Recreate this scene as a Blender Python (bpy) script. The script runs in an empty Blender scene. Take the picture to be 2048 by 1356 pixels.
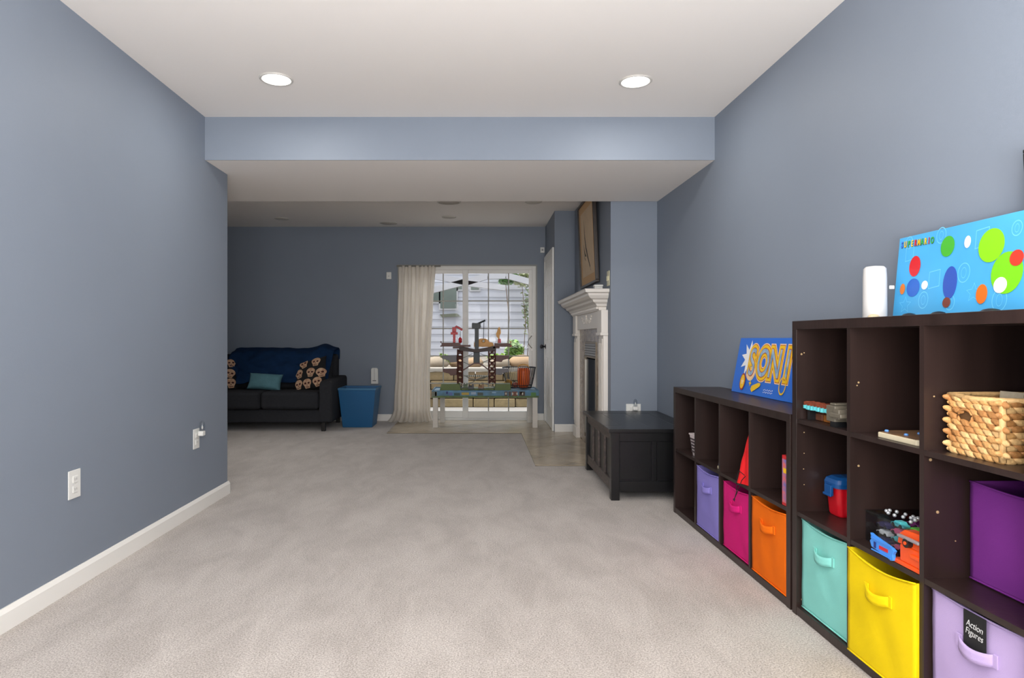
import bpy, bmesh, math, random
from mathutils import Vector, Matrix, noise
random.seed(7)
R = random.Random(11)
SC = bpy.context.scene
COL = SC.collection

# ------------------------------------------------------------------ camera
F = 1285.0
CX, CY, CH = 960.0, 677.0, 1.06
cd = bpy.data.cameras.new('camera'); cam = bpy.data.objects.new('camera', cd); COL.objects.link(cam)
cam.location = (0, 0, CH); cam.rotation_euler = (math.pi/2, 0, 0)
cd.sensor_width = 36.0; cd.lens = F/2048*36.0
cd.shift_x = (1024-CX)/2048; cd.shift_y = (CY-678)/2048
cd.clip_start = 0.05; cd.clip_end = 200
SC.camera = cam
# ------------------------------------------------------------------ world, lights, exposure
SC.view_settings.view_transform = 'Standard'; SC.view_settings.look = 'None'
SC.view_settings.gamma = 1.0; SC.view_settings.use_curve_mapping = False
SC.view_settings.exposure = 0.0
W = bpy.data.worlds.new('sky'); SC.world = W; W.use_nodes = True
wn = W.node_tree.nodes; wl = W.node_tree.links
bg = wn['Background']; bg.inputs['Color'].default_value = (0.90, 0.94, 1.0, 1); bg.inputs['Strength'].default_value = 2.0

def light_area(name, loc, target, sx, sy, power, color=(1,1,1), spread=None):
    d = bpy.data.lights.new(name, 'AREA'); d.shape = 'RECTANGLE'; d.size = sx; d.size_y = sy
    d.energy = power; d.color = color
    if spread: d.spread = spread
    o = bpy.data.objects.new(name, d); COL.objects.link(o); o.location = loc
    o.rotation_euler = (Vector(target)-Vector(loc)).to_track_quat('-Z', 'Y').to_euler()
    return o
sd = bpy.data.lights.new('sun', 'SUN'); sd.energy = 4.0; sd.angle = math.radians(3); sd.color = (1, .95, .86)
so = bpy.data.objects.new('sun', sd); COL.objects.link(so); so.location = (2, 12, 8)
so.rotation_euler = Vector((0.6, 0.12, -1.0)).to_track_quat('-Z', 'Y').to_euler()
# unseen lights behind and above the camera
# bounced flash above the camera: lights the ceiling, which lights the room
light_area('bounce_flash', (.25, -.7, .95), (.35, -.45, 2.45), 1.7, 1.5, 200, (1, .985, .97))
# fill panels added behind the camera to brighten the side walls
light_area('side_fill', (-.3, -.9, 1.35), (1.5, 1.1, 1.65), .9, 1.3, 50, (1, .985, .97))
light_area('side_fill', (.5, -.9, 1.35), (-1.73, 1.3, 1.5), .9, 1.3, 50, (1, .985, .97))
# unseen fill added left of the view, aimed down at the far carpet
light_area('far_floor_fill', (-3.8, 5.9, 2.2), (-1.6, 5.8, 0), 1.5, .9, 17, (1, .985, .95), math.radians(95))
# extra panels added under the near ceiling, out of view, to lift the light
for x_, y_, p_ in ((-1.05, .35, 6), (.84, .35, 11)):
    light_area('overhead_fill', (x_, y_, 2.43), (x_, y_+.15, 0), .8, .8, p_, (1, .97, .93))

# ------------------------------------------------------------------ materials
def lin(c):
    def f(v):
        v /= 255.0
        return v/12.92 if v <= .04045 else ((v+.055)/1.055)**2.4
    return (f(c[0]), f(c[1]), f(c[2]), 1)
MATS = {}
def mat(name, c, rough=.6, metal=0, bump=0, bscale=200, var=0, vscale=30, spec=None, stretch=None, c2=None, coat=0, emit=0, detail=3):
    if name in MATS: return MATS[name]
    m = bpy.data.materials.new(name); m.use_nodes = True; MATS[name] = m
    nt = m.node_tree; n = nt.nodes; l = nt.links; b = n['Principled BSDF']
    b.inputs['Base Color'].default_value = lin(c); b.inputs['Roughness'].default_value = rough
    b.inputs['Metallic'].default_value = metal
    if spec is not None: b.inputs['Specular IOR Level'].default_value = spec
    if coat: b.inputs['Coat Weight'].default_value = coat
    if emit:
        b.inputs['Emission Color'].default_value = lin(c); b.inputs['Emission Strength'].default_value = emit
    if var or bump or c2:
        tc = n.new('ShaderNodeTexCoord'); mp = n.new('ShaderNodeMapping'); l.new(tc.outputs['Object'], mp.inputs[0])
        if stretch: mp.inputs['Scale'].default_value = stretch
    if var or c2:
        t = n.new('ShaderNodeTexNoise'); t.inputs['Scale'].default_value = vscale; t.inputs['Detail'].default_value = detail
        l.new(mp.outputs[0], t.inputs['Vector'])
        r = n.new('ShaderNodeValToRGB'); r.color_ramp.elements[0].position = .3; r.color_ramp.elements[1].position = .7
        a = lin(c2) if c2 else tuple(x*(1-var) for x in lin(c)[:3])+(1,)
        bb = lin(c) if c2 else tuple(min(1, x*(1+var)) for x in lin(c)[:3])+(1,)
        r.color_ramp.elements[0].color = a; r.color_ramp.elements[1].color = bb
        l.new(t.outputs['Fac'], r.inputs[0]); l.new(r.outputs[0], b.inputs['Base Color'])
    if bump:
        t = n.new('ShaderNodeTexNoise'); t.inputs['Scale'].default_value = bscale; t.inputs['Detail'].default_value = 2
        l.new(mp.outputs[0], t.inputs['Vector'])
        bp = n.new('ShaderNodeBump'); bp.inputs['Strength'].default_value = bump; bp.inputs['Distance'].default_value = .01
        l.new(t.outputs['Fac'], bp.inputs['Height']); l.new(bp.outputs[0], b.inputs['Normal'])
    return m
def glassy(name, tint=(255,255,255), gloss=.012, rough=.02, edge=.3):
    m = bpy.data.materials.new(name); m.use_nodes = True; MATS[name] = m
    n = m.node_tree.nodes; l = m.node_tree.links; n.clear()
    o = n.new('ShaderNodeOutputMaterial'); mx = n.new('ShaderNodeMixShader'); tr = n.new('ShaderNodeBsdfTransparent'); g = n.new('ShaderNodeBsdfGlossy')
    fr = n.new('ShaderNodeLayerWeight'); fr.inputs['Blend'].default_value = .5
    pw = n.new('ShaderNodeMath'); pw.operation = 'POWER'; pw.inputs[1].default_value = 5
    ad = n.new('ShaderNodeMath'); ad.operation = 'MULTIPLY_ADD'; ad.inputs[1].default_value = edge; ad.inputs[2].default_value = gloss; ad.use_clamp = True
    l.new(fr.outputs['Facing'], pw.inputs[0]); l.new(pw.outputs[0], ad.inputs[0]); l.new(ad.outputs[0], mx.inputs[0])
    tr.inputs[0].default_value = lin(tint); g.inputs['Roughness'].default_value = rough
    l.new(tr.outputs[0], mx.inputs[1]); l.new(g.outputs[0], mx.inputs[2]); l.new(mx.outputs[0], o.inputs[0])
    return m

M_WALL = mat('blue_grey_paint', (129, 138, 151), .55, bump=.04, bscale=260, var=.015, vscale=2, spec=.35)
M_CEIL = mat('ceiling_paint', (242, 237, 232), .8, bump=.05, bscale=180)
M_TRIM = mat('white_trim', (238, 236, 231), .4)
M_WHITE = mat('white_plastic', (228, 228, 224), .35)
M_ESP = mat('espresso_laminate', (44, 31, 28), .36, var=.22, vscale=14, stretch=(1, 1, .12), bump=.03, bscale=90)
M_BLK = mat('black_painted_wood', (20, 20, 22), .32, var=.15, vscale=9, bump=.04, bscale=60)
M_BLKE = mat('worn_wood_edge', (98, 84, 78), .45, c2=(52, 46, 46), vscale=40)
M_GLASS = glassy('window_glass', gloss=.004, edge=.35)
M_CLEAR = glassy('clear_plastic', (240, 242, 244), .05, .08)
M_BLACK = mat('black_plastic', (22, 23, 25), .35)
M_METAL = mat('dark_metal', (60, 60, 64), .35, .8)

# carpet: fine mottled pile with broad brushed streaks
def carpet():
    m = bpy.data.materials.new('carpet'); m.use_nodes = True
    n = m.node_tree.nodes; l = m.node_tree.links; b = n['Principled BSDF']; b.inputs['Roughness'].default_value = .95
    b.inputs['Specular IOR Level'].default_value = .1
    b.inputs['Sheen Weight'].default_value = .25
    tc = n.new('ShaderNodeTexCoord')
    t1 = n.new('ShaderNodeTexNoise'); t1.inputs['Scale'].default_value = 170; t1.inputs['Detail'].default_value = 4; t1.inputs['Roughness'].default_value = .8
    t2 = n.new('ShaderNodeTexNoise'); t2.inputs['Scale'].default_value = 3.4; t2.inputs['Detail'].default_value = 5; t2.inputs['Roughness'].default_value = .65; t2.inputs['Distortion'].default_value = .35
    mp = n.new('ShaderNodeMapping'); mp.inputs['Scale'].default_value = (1.5, .7, 1); mp.inputs['Rotation'].default_value = (0, 0, .75)
    l.new(tc.outputs['Object'], t1.inputs['Vector']); l.new(tc.outputs['Object'], mp.inputs[0]); l.new(mp.outputs[0], t2.inputs['Vector'])
    r1 = n.new('ShaderNodeValToRGB'); r1.color_ramp.elements[0].position = .34; r1.color_ramp.elements[1].position = .62
    r1.color_ramp.elements[0].color = lin((128, 118, 110)); r1.color_ramp.elements[1].color = lin((216, 208, 201))
    r2 = n.new('ShaderNodeValToRGB'); r2.color_ramp.elements[0].position = .38; r2.color_ramp.elements[1].position = .62
    r2.color_ramp.elements[0].color = (.82, .81, .80, 1); r2.color_ramp.elements[1].color = (1, 1, 1, 1)
    mx = n.new('ShaderNodeMix'); mx.data_type = 'RGBA'; mx.blend_type = 'MULTIPLY'; mx.inputs['Factor'].default_value = 1
    l.new(t1.outputs['Fac'], r1.inputs[0]); l.new(t2.outputs['Fac'], r2.inputs[0])
    l.new(r1.outputs[0], mx.inputs['A']); l.new(r2.outputs[0], mx.inputs['B']); l.new(mx.outputs['Result'], b.inputs['Base Color'])
    bp = n.new('ShaderNodeBump'); bp.inputs['Strength'].default_value = .45; bp.inputs['Distance'].default_value = .006
    l.new(t1.outputs['Fac'], bp.inputs['Height']); l.new(bp.outputs[0], b.inputs['Normal'])
    return m
M_CARPET = carpet()

# ------------------------------------------------------------------ builders
class MB:
    """collects shapes, links them as ONE mesh object"""
    def __init__(s): s.bm = bmesh.new(); s.smooth = False
    def box(s, x0, x1, y0, y1, z0, z1, M=None):
        v = [s.bm.verts.new((x, y, z)) for z in (z0, z1) for x, y in ((x0, y0), (x1, y0), (x1, y1), (x0, y1))]
        if M is not None:
            for q in v: q.co = M @ q.co
        for f in ((0, 3, 2, 1), (4, 5, 6, 7), (0, 1, 5, 4), (1, 2, 6, 5), (2, 3, 7, 6), (3, 0, 4, 7)):
            s.bm.faces.new([v[i] for i in f])
        return s
    def prism(s, pts, ax, a, b):
        """extrude 2d polygon along axis ax ('x','y','z') from a to b"""
        def P(p, t):
            return {'x': (t, p[0], p[1]), 'y': (p[0], t, p[1]), 'z': (p[0], p[1], t)}[ax]
        A = [s.bm.verts.new(P(p, a)) for p in pts]; B = [s.bm.verts.new(P(p, b)) for p in pts]
        s.bm.faces.new(A); s.bm.faces.new(B[::-1])
        n = len(pts)
        for i in range(n): s.bm.faces.new((A[i], B[i], B[(i+1) % n], A[(i+1) % n]))
        return s
    def tube(s, pts, r, n=8, closed=False, r2=None):
        pts = [Vector(p) for p in pts]; rings = []
        N = len(pts)
        for i, p in enumerate(pts):
            if closed: d = pts[(i+1) % N]-pts[i-1]
            else: d = pts[min(i+1, N-1)]-pts[max(i-1, 0)]
            if d.length < 1e-9: d = Vector((0, 0, 1))
            q = d.to_track_quat('Z', 'Y')
            rr = r if r2 is None else r+(r2-r)*i/max(1, N-1)
            rings.append([s.bm.verts.new(p+q @ Vector((rr*math.cos(2*math.pi*k/n), rr*math.sin(2*math.pi*k/n), 0))) for k in range(n)])
        for i in range(N if closed else N-1):
            a, b = rings[i], rings[(i+1) % N]
            for k in range(n): s.bm.faces.new((a[k], a[(k+1) % n], b[(k+1) % n], b[k]))
        if not closed:
            s.bm.faces.new(rings[0][::-1]); s.bm.faces.new(rings[-1])
        return s
    def lathe(s, prof, c=(0, 0, 0), n=24, sx=1, sy=1):
        rings = []
        for r, z in prof:
            rings.append([s.bm.verts.new((c[0]+sx*r*math.cos(2*math.pi*k/n), c[1]+sy*r*math.sin(2*math.pi*k/n), c[2]+z)) for k in range(n)])
        for a, b in zip(rings, rings[1:]):
            for k in range(n): s.bm.faces.new((a[k], a[(k+1) % n], b[(k+1) % n], b[k]))
        s.bm.faces.new(rings[0][::-1]); s.bm.faces.new(rings[-1])
        return s
    def ball(s, c, r, n=12, m=8):
        rx, ry, rz = r if hasattr(r, '__len__') else (r, r, r)
        prof = [(math.sin(math.pi*i/m), -math.cos(math.pi*i/m)) for i in range(1, m)]
        rings = [[s.bm.verts.new((c[0]+rx*p*math.cos(2*math.pi*k/n), c[1]+ry*p*math.sin(2*math.pi*k/n), c[2]+rz*z)) for k in range(n)] for p, z in prof]
        t = s.bm.verts.new((c[0], c[1], c[2]+rz)); b = s.bm.verts.new((c[0], c[1], c[2]-rz))
        for a, q in zip(rings, rings[1:]):
            for k in range(n): s.bm.faces.new((a[k], a[(k+1) % n], q[(k+1) % n], q[k]))
        for k in range(n):
            s.bm.faces.new((rings[-1][k], rings[-1][(k+1) % n], t)); s.bm.faces.new((rings[0][(k+1) % n], rings[0][k], b))
        return s
    def grid(s, f, nu, nv):
        V = [[s.bm.verts.new(f(i/nu, j/nv)) for j in range(nv+1)] for i in range(nu+1)]
        for i in range(nu):
            for j in range(nv): s.bm.faces.new((V[i][j], V[i+1][j], V[i+1][j+1], V[i][j+1]))
        return s
    def poly(s, pts):
        s.bm.faces.new([s.bm.verts.new(p) for p in pts]); return s
    def build(s, name, m, parent=None, bevel=0, segs=2, smooth=False, solid=0, subsurf=0, label=None, kind=None):
        bmesh.ops.recalc_face_normals(s.bm, faces=s.bm.faces)
        me = bpy.data.meshes.new(name); s.bm.to_mesh(me); s.bm.free()
        me.materials.append(m)
        if smooth: me.polygons.foreach_set('use_smooth', [True]*len(me.polygons))
        o = bpy.data.objects.new(name, me); COL.objects.link(o)
        if parent is not None: o.parent = parent
        if solid:
            q = o.modifiers.new('solid', 'SOLIDIFY'); q.thickness = solid; q.offset = 0
        if bevel:
            q = o.modifiers.new('bevel', 'BEVEL'); q.width = bevel; q.segments = segs; q.limit_method = 'ANGLE'; q.angle_limit = .6
            me.polygons.foreach_set('use_smooth', [True]*len(me.polygons)); q.harden_normals = False
            w = o.modifiers.new('wn', 'WEIGHTED_NORMAL')
        if subsurf:
            q = o.modifiers.new('sub', 'SUBSURF'); q.levels = subsurf; q.render_levels = subsurf
        if label: o['label'] = label
        if kind: o['kind'] = kind
        return o
def tag(o, label, cat, group=None, kind=None):
    o['label'] = label; o['category'] = cat
    if group: o['group'] = group
    if kind: o['kind'] = kind
    return o
def thing(name, label, cat, loc=(0, 0, 0), rz=0, group=None, mtx=None):
    o = bpy.data.objects.new(name, None); COL.objects.link(o); o.empty_display_size = .05
    if mtx is not None: o.matrix_world = mtx
    else: o.location = loc; o.rotation_euler = (0, 0, rz)
    return tag(o, label, cat, group)
def struct(o, label=None):
    o['kind'] = 'structure'
    if label: o['label'] = label
    return o
def sroot(name, loc=(0, 0, 0), label=None):
    o = bpy.data.objects.new(name, None); COL.objects.link(o); o.location = loc; o.empty_display_size = .05
    return struct(o, label)
def frame(o, xd, yd):
    xd = Vector(xd).normalized(); yd = Vector(yd); zd = xd.cross(yd).normalized(); yd = zd.cross(xd)
    m = Matrix.Identity(4)
    for i in range(3): m[i][0] = xd[i]; m[i][1] = yd[i]; m[i][2] = zd[i]; m[i][3] = o[i]
    return m
def text_mesh(txt, size, name, m, parent, loc=(0, 0, 0), offset=0, extrude=.0004, sx=1, shear=0, rz=0, spacing=1, align='CENTER'):
    cu = bpy.data.curves.new('txt', 'FONT'); cu.body = txt; cu.size = size; cu.offset = offset; cu.extrude = extrude; cu.shear = shear
    cu.align_x = align; cu.align_y = 'CENTER'; cu.space_character = spacing; cu.space_line = .85
    t = bpy.data.objects.new('txt', cu); COL.objects.link(t)
    dg = bpy.context.evaluated_depsgraph_get(); dg.update()
    me = bpy.data.meshes.new_from_object(t.evaluated_get(dg)); bpy.data.objects.remove(t)
    me.materials.clear(); me.materials.append(m)
    o = bpy.data.objects.new(name, me); COL.objects.link(o); o.parent = parent; o.location = loc; o.scale = (sx, 1, 1); o.rotation_euler = (0, 0, rz)
    return o
def ngon(c, r, n=24, ry=None, a0=0):
    ry = ry or r
    return [(c[0]+r*math.cos(a0+2*math.pi*k/n), c[1]+ry*math.sin(a0+2*math.pi*k/n)) for k in range(n)]
def star(c, r, r2, n=5, a0=math.pi/2):
    return [(c[0]+(r if k % 2 == 0 else r2)*math.cos(a0+math.pi*k/n), c[1]+(r if k % 2 == 0 else r2)*math.sin(a0+math.pi*k/n)) for k in range(2*n)]
def Xp(x, Y): return (x-CX)*Y/F
def Zp(y, Y): return CH+(CY-y)*Y/F

# ------------------------------------------------------------------ room shell
XL = -1.726; YF = 8.28; YS = 4.035; YSB = 5.245; ZC = 2.45; ZS = 2.18; ZC2 = 2.50; YR = 5.26
SK = .0185
def XR(Y): return 1.45+SK*(YR-Y)
def FX(Y): return 1.185+SK*(3.93-Y)
XFW, YST, XDW = 1.07, 7.25, .842
Y0 = -2.4
o = MB().box(-3.9, 1.75, Y0-.1, YF+.12, -.12, 0).build('floor', M_CARPET); struct(o, 'beige cut pile carpet floor'); FLOOR = o
# tile area laid over the slab, carpet edge around it: tiles are pieces of the floor
def clip(poly, axis, val, keep_greater):
    out = []
    for i in range(len(poly)):
        a, b = poly[i], poly[(i+1) % len(poly)]
        ia = (a[axis] > val) == keep_greater; ib = (b[axis] > val) == keep_greater
        if ia: out.append(a)
        if ia != ib:
            t = (val-a[axis])/(b[axis]-a[axis]); out.append((a[0]+(b[0]-a[0])*t, a[1]+(b[1]-a[1])*t))
    return out
def area(p): return abs(sum(p[i][0]*p[(i+1) % len(p)][1]-p[(i+1) % len(p)][0]*p[i][1] for i in range(len(p))))/2
M_GROUT = mat('grout', (96, 86, 72), .9)
M_TILE = [mat('floor_tile_%d' % i, c, .22, var=.10, vscale=5, bump=.05, bscale=30) for i, c in enumerate([(182, 167, 144), (174, 160, 138), (190, 175, 152)])]
o = MB().box(-1.04, XDW-.004, 7.17, YF-.004, 0, .004).box(.46, XFW-.004, 5.34, 7.17, 0, .004).box(XDW-.004, XFW-.004, 7.17, YST-.004, 0, .004).build('grout', M_GROUT, FLOOR)
regs = [(-1.04, .46, 7.17, YF-.004), (.46, XDW-.004, 5.34, YF-.004), (XDW-.004, XFW-.004, 5.34, YST-.004)]
T = .335; s2 = T/math.sqrt(2)
for i in range(-14, 16):
    for j in range(-4, 30):
        cx = .1+(i+j % 2*.5)*2*s2; cy = 5.0+j*s2
        g = .0035
        d = s2-g*1.414
        dia = [(cx+d, cy), (cx, cy+d), (cx-d, cy), (cx, cy-d)]
        # merge the L by clipping against each rectangle (joined where they touch)
        full = [clip(clip(clip(clip(dia, 0, r[0], True), 0, r[1], False), 1, r[2], True), 1, r[3], False) for r in regs]
        full = [p for p in full if len(p) > 2 and area(p) > 4e-5]
        if not full: continue
        mb = MB()
        for p in full: mb.prism(p, 'z', .004, .009)
        mb.build('tile', M_TILE[R.randrange(3)], FLOOR)

# walls
o = MB().box(XL-.13, XL, Y0, 4.39, 0, ZC).build('wall_left', M_WALL); struct(o)
o = MB().box(-3.9, XL-.13, 4.27, 4.39, 0, ZC2).build('wall_left_return', M_WALL); struct(o)
o = MB().box(-4.0, -3.9, 4.27, YF+.12, 0, ZC2).build('wall_far_left', M_WALL); struct(o)
o = MB().prism([(XR(Y0), Y0), (XR(Y0)+.12, Y0), (XR(YR)+.12, YR), (XR(YR), YR)], 'z', 0, ZC).build('wall_right', M_WALL); struct(o)
DX0, DX1, DZ = -1.05, .725, 2.0
mb = MB().box(-4.0, DX0, YF, YF+.14, 0, ZC2).box(DX1, 1.75, YF, YF+.14, 0, ZC2).box(DX0, DX1, YF, YF+.14, DZ, ZC2)
struct(mb.build('wall_back', M_WALL))
# chimney block with firebox opening
FB = (5.83, 6.49, .08, .90)
mb = MB().box(XFW, 1.75, YR, FB[0], 0, ZC2).box(XFW, 1.75, FB[1], YST, 0, ZC2).box(XFW, 1.75, FB[0], FB[1], FB[3], ZC2).box(XFW, 1.75, FB[0], FB[1], 0, FB[2]).box(1.4, 1.75, FB[0], FB[1], FB[2], FB[3])
struct(mb.build('wall_fireplace', M_WALL))
struct(MB().box(XDW, 1.75, YST, YF, 0, ZC2).build('wall_step', M_WALL))
struct(MB().box(-4.0, 1.75, Y0-.12, Y0, 0, ZC).build('wall_front', M_WALL))
# ceilings
struct(MB().box(XL-.13, 1.75, Y0-.1, YS, ZC, ZC+.12).build('ceiling', M_CEIL), 'flat white ceiling of the near room')
mb = MB()
for (a, b, c, d, e, f) in ((-4.0, 1.75, YS+.003, YSB, ZS, ZS+.002),): pass
struct(MB().box(-4.0, 1.75, YS+.002, YSB, ZS, ZC2+.1).build('ceiling_soffit', M_CEIL), 'dropped white soffit underside across the room')
struct(MB().box(XL, XR(YS), YS-.004, YS+.002, ZS, ZC).build('wall_soffit', M_WALL), 'blue painted face of the dropped soffit')
struct(MB().box(-4.0, 1.75, YSB, 6.82, ZC, ZC2+.1).build('ceiling_band', M_CEIL), 'slightly lower band of the far ceiling')
struct(MB().box(-4.0, 1.75, 6.82, YF+.14, ZC2, ZC2+.1).build('ceiling_far', M_CEIL), 'white ceiling of the far room')
# baseboards (moulded top edge)
def baseboard(name, p, q, h=.085, t=.014):
    p = Vector((p[0], p[1], 0)); q = Vector((q[0], q[1], 0)); d = (q-p); L = d.length
    o = MB().prism([(0, 0), (t, 0), (t, h*.8), (t*.55, h*.93), (t*.35, h), (0, h)], 'x', 0, L).build(name, M_TRIM)
    # local y points to the room side (left of p->q)
    o.matrix_world = frame(p, d, Vector((0, 0, 1)).cross(d)); struct(o); return o
baseboard('baseboard_left', (XL, 4.39), (XL, Y0)) if False else None
baseboard('baseboard_left', (XL, 4.404), (XL, Y0)).matrix_world = frame((XL, Y0, 0), (0, 1, 0), (1, 0, 0)) if False else frame((XL, 4.404, 0), (0, -1, 0), (1, 0, 0))
baseboard('baseboard_left_end', (XL, 4.39), (XL-.13, 4.39)).matrix_world = frame((XL-.13, 4.39, 0), (1, 0, 0), (0, 1, 0))
baseboard('baseboard_right', (XR(YR), YR), (XR(Y0), Y0)).matrix_world = frame((XR(Y0), Y0, 0), (XR(YR)-XR(Y0), YR-Y0, 0), (-1, 0, 0))
baseboard('baseboard_back', (DX0-.02, YF), (-3.9, YF)).matrix_world = frame((DX0-.01, YF, 0), (-1, 0, 0), (0, -1, 0))
o = baseboard('baseboard_back_right', (XDW, YF), (DX1+.01, YF)); o.matrix_world = frame((XDW, YF, .009), (-1, 0, 0), (0, -1, 0))
o = baseboard('baseboard_step', (XFW, YST), (XDW, YST)); o.matrix_world = frame((XFW, YST, .009), (-1, 0, 0), (0, -1, 0))
o = baseboard('baseboard_alcove', (XR(YR), YR), (XFW, YR)); o.matrix_world = frame((XR(YR), YR, 0), (-1, 0, 0), (0, -1, 0))
# prism in baseboard uses pts (y,z) with x extrusion: y = out of wall, z = up; frame() makes z up only if x cross y = up
for ob in bpy.data.objects:
    if ob.name.startswith('baseboard'):
        m = ob.matrix_world.copy(); z = m.col[2].to_3d()
        if z.z < 0:   # flip the run so that up stays up
            L = max(v.co.x for v in ob.data.vertices); x = m.col[0].to_3d(); y = m.col[1].to_3d()
            ob.matrix_world = frame(m.translation+x*L, -x, y)

# ------------------------------------------------------------------ sliding glass door (door_1)
D1 = sroot('door_1', (0, YF, 0), 'white sliding patio door with gridded glass')
yb = .03
mb = MB().box(DX0, DX0+.04, yb, yb+.09, 0, DZ).box(DX1-.05, DX1, yb, yb+.09, 0, DZ).box(DX0+.04, DX1-.05, yb, yb+.09, DZ-.05, DZ).box(DX0+.04, DX1-.05, yb-.01, yb+.10, 0, .03)
mb.build('door_frame', M_TRIM, D1, bevel=.003)
mb = MB().box(DX0-.012, DX1+.012, -.006, .03, DZ-.004, DZ+.012).box(DX1-.002, DX1+.012, -.006, .03, 0, DZ).box(DX0-.012, DX0+.002, -.006, .03, 0, DZ)
mb.build('corner_bead', mat('grey_bead', (150, 150, 146), .5), D1)
def panel(name, x0, x1, y, glass_x0, glass_x1):
    z0, z1 = .03, DZ-.05
    gz0, gz1 = Zp(823, YF), Zp(546, YF)
    f = MB().box(x0, glass_x0, y, y+.035, z0, z1).box(glass_x1, x1, y, y+.035, z0, z1).box(glass_x0, glass_x1, y, y+.035, z0, gz0).box(glass_x0, glass_x1, y, y+.035, gz1, z1).build(name, M_TRIM, D1, bevel=.004)
    W_ = (glass_x1-glass_x0)/3; H_ = (gz1-gz0)/5
    for i in range(3):
        for j in range(5):
            a = glass_x0+i*W_; b = gz0+j*H_
            MB().box(a+.002, a+W_-.002, y+.015, y+.019, b+.002, b+H_-.002).build('pane', M_GLASS, f)
    mg = mat('muntin', (170, 168, 160), .5)
    for i in (1, 2): MB().box(glass_x0+i*W_-.007, glass_x0+i*W_+.007, y+.008, y+.026, gz0, gz1).build('muntin', mg, f)
    for j in range(1, 5): MB().box(glass_x0, glass_x1, y+.009, y+.025, gz0+j*H_-.007, gz0+j*H_+.007).build('muntin', mg, f)
    return f
panel('sliding_panel', Xp(925, YF), DX1-.05, .035, Xp(936.5, YF), Xp(1058, YF))
panel('fixed_panel', DX0+.04, Xp(934, YF), .075, Xp(806, YF), Xp(925.5, YF))
# bow handle on the right stile
pts = [(Xp(1064, YF)-.0-.05*math.sin(t*math.pi/12), .012, Zp(684, YF)+(t/12-.5)*.16) for t in range(13)]
MB().tube(pts, .006, 8).build('pull_handle', mat('pale_metal', (150, 148, 140), .4, .3), D1)
MB().box(Xp(1062, YF), Xp(1067, YF), .02, .037, Zp(702, YF), Zp(666, YF)).build('handle_plate', M_TRIM, D1, bevel=.003)

# ------------------------------------------------------------------ panelled door on the step wall (door_2)
D2 = sroot('door_2', (XDW, 0, .009), 'white panelled interior door with dark lever')
dy0, dy1, dzt = 7.30, 8.25, 2.09
mb = MB().box(-.022, 0, dy0, dy0+.065, 0, dzt).box(-.022, 0, dy1-.065, dy1, 0, dzt).box(-.022, 0, dy0+.065, dy1-.065, dzt-.07, dzt)
mb.build('casing', M_TRIM, D2, bevel=.004)
MB().box(-.014, 0, dy0+.067, dy1-.067, .006, dzt-.072).build('door_slab', M_TRIM, D2)
pw = (dy1-dy0-.134-.30)/2
for i in range(2):
    a = dy0+.067+.10+i*(pw+.10)
    for (z0, z1) in ((.22, .82), (1.0, 1.58), (1.68, 1.92)):
        f = MB().box(-.020, -.014, a, a+pw, z0, z1).build('door_panel', M_TRIM, D2, bevel=.005)
        MB().box(-.025, -.020, a+.035, a+pw-.035, z0+.035, z1-.035).build('raised_field', M_TRIM, f, bevel=.004)
k = MB().lathe([(.028, 0), (.030, .006), (.012, .01), (.011, .045)], n=16).build('knob_rose', M_METAL, D2, smooth=True)
k.matrix_local = frame((-.014, 8.10, .95), (0, 0, 1), (0, 1, 0)) if False else Matrix.Translation((-.014, 8.10, .95)) @ Matrix.Rotation(-math.pi/2, 4, 'Y')
l_ = MB().ball((-.066, 8.10, .95), (.022, .028, .028), 14, 10).build('door_knob', M_METAL, D2, smooth=True)

# ------------------------------------------------------------------ curtain
def curtain():
    t = thing('curtain', 'cream linen curtain bunched at the left of the sliding door', 'curtain', (-.8, YF-.09, 0))
    def f(u, v):
        # v 0 top .. 1 bottom
        z = 1.985*(1-v)
        xl = -1.045+(-.05)*v**2 + .8
        pinch = .475-.03*math.sin(math.pi*min(1, v*1.1))+(-.02)*v
        x = xl+u*pinch
        amp = .022+.018*v
        ph = 2*math.pi*(10.5*u+.35*math.sin(5*u+2*v))
        y = amp*math.sin(ph)*(.75+.5*noise.noise((u*9, v*2, 1)))+.012*math.sin(33*u+4*v)
        x += .008*math.cos(ph)+.012*noise.noise((u*5, v*4, 3))
        if v > .93:
            k = (v-.93)/.07
            z = 1.985*.07*(1-k)**1.6*1.0+.012+.022*k*(1+math.sin(ph*.5+1))*(.6)
            y -= .16*k**1.3*(.6+.6*abs(math.sin(2.6*u+.4)))
            x += (u-.45)*.12*k
        return (x, y-.02, z)
    o = MB().grid(f, 170, 90).build('curtain_cloth', mat('cream_linen', (242, 238, 231), .85, bump=.06, bscale=300, var=.02, vscale=10), t, smooth=True, solid=.0022)
    MB().box(-.26, .30, -.03, -.012, 1.972, 1.992).build('curtain_track', mat('dark_track', (110, 106, 100), .5), t)
    for i in range(9):
        MB().tube([(-.235+i*.055, -.021, 1.972), (-.235+i*.055, -.021, 1.955)], .003, 6).build('curtain_glider', M_WHITE, t)
curtain()
_m = MATS['cream_linen']; _n = _m.node_tree.nodes; _l = _m.node_tree.links
_t = _n.new('ShaderNodeBsdfTranslucent'); _t.inputs[0].default_value = lin((250, 246, 240)); _x = _n.new('ShaderNodeMixShader'); _x.inputs[0].default_value = .6
_l.new(_n['Principled BSDF'].outputs[0], _x.inputs[1]); _l.new(_t.outputs[0], _x.inputs[2]); _l.new(_x.outputs[0], _n['Material Output'].inputs[0])

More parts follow.
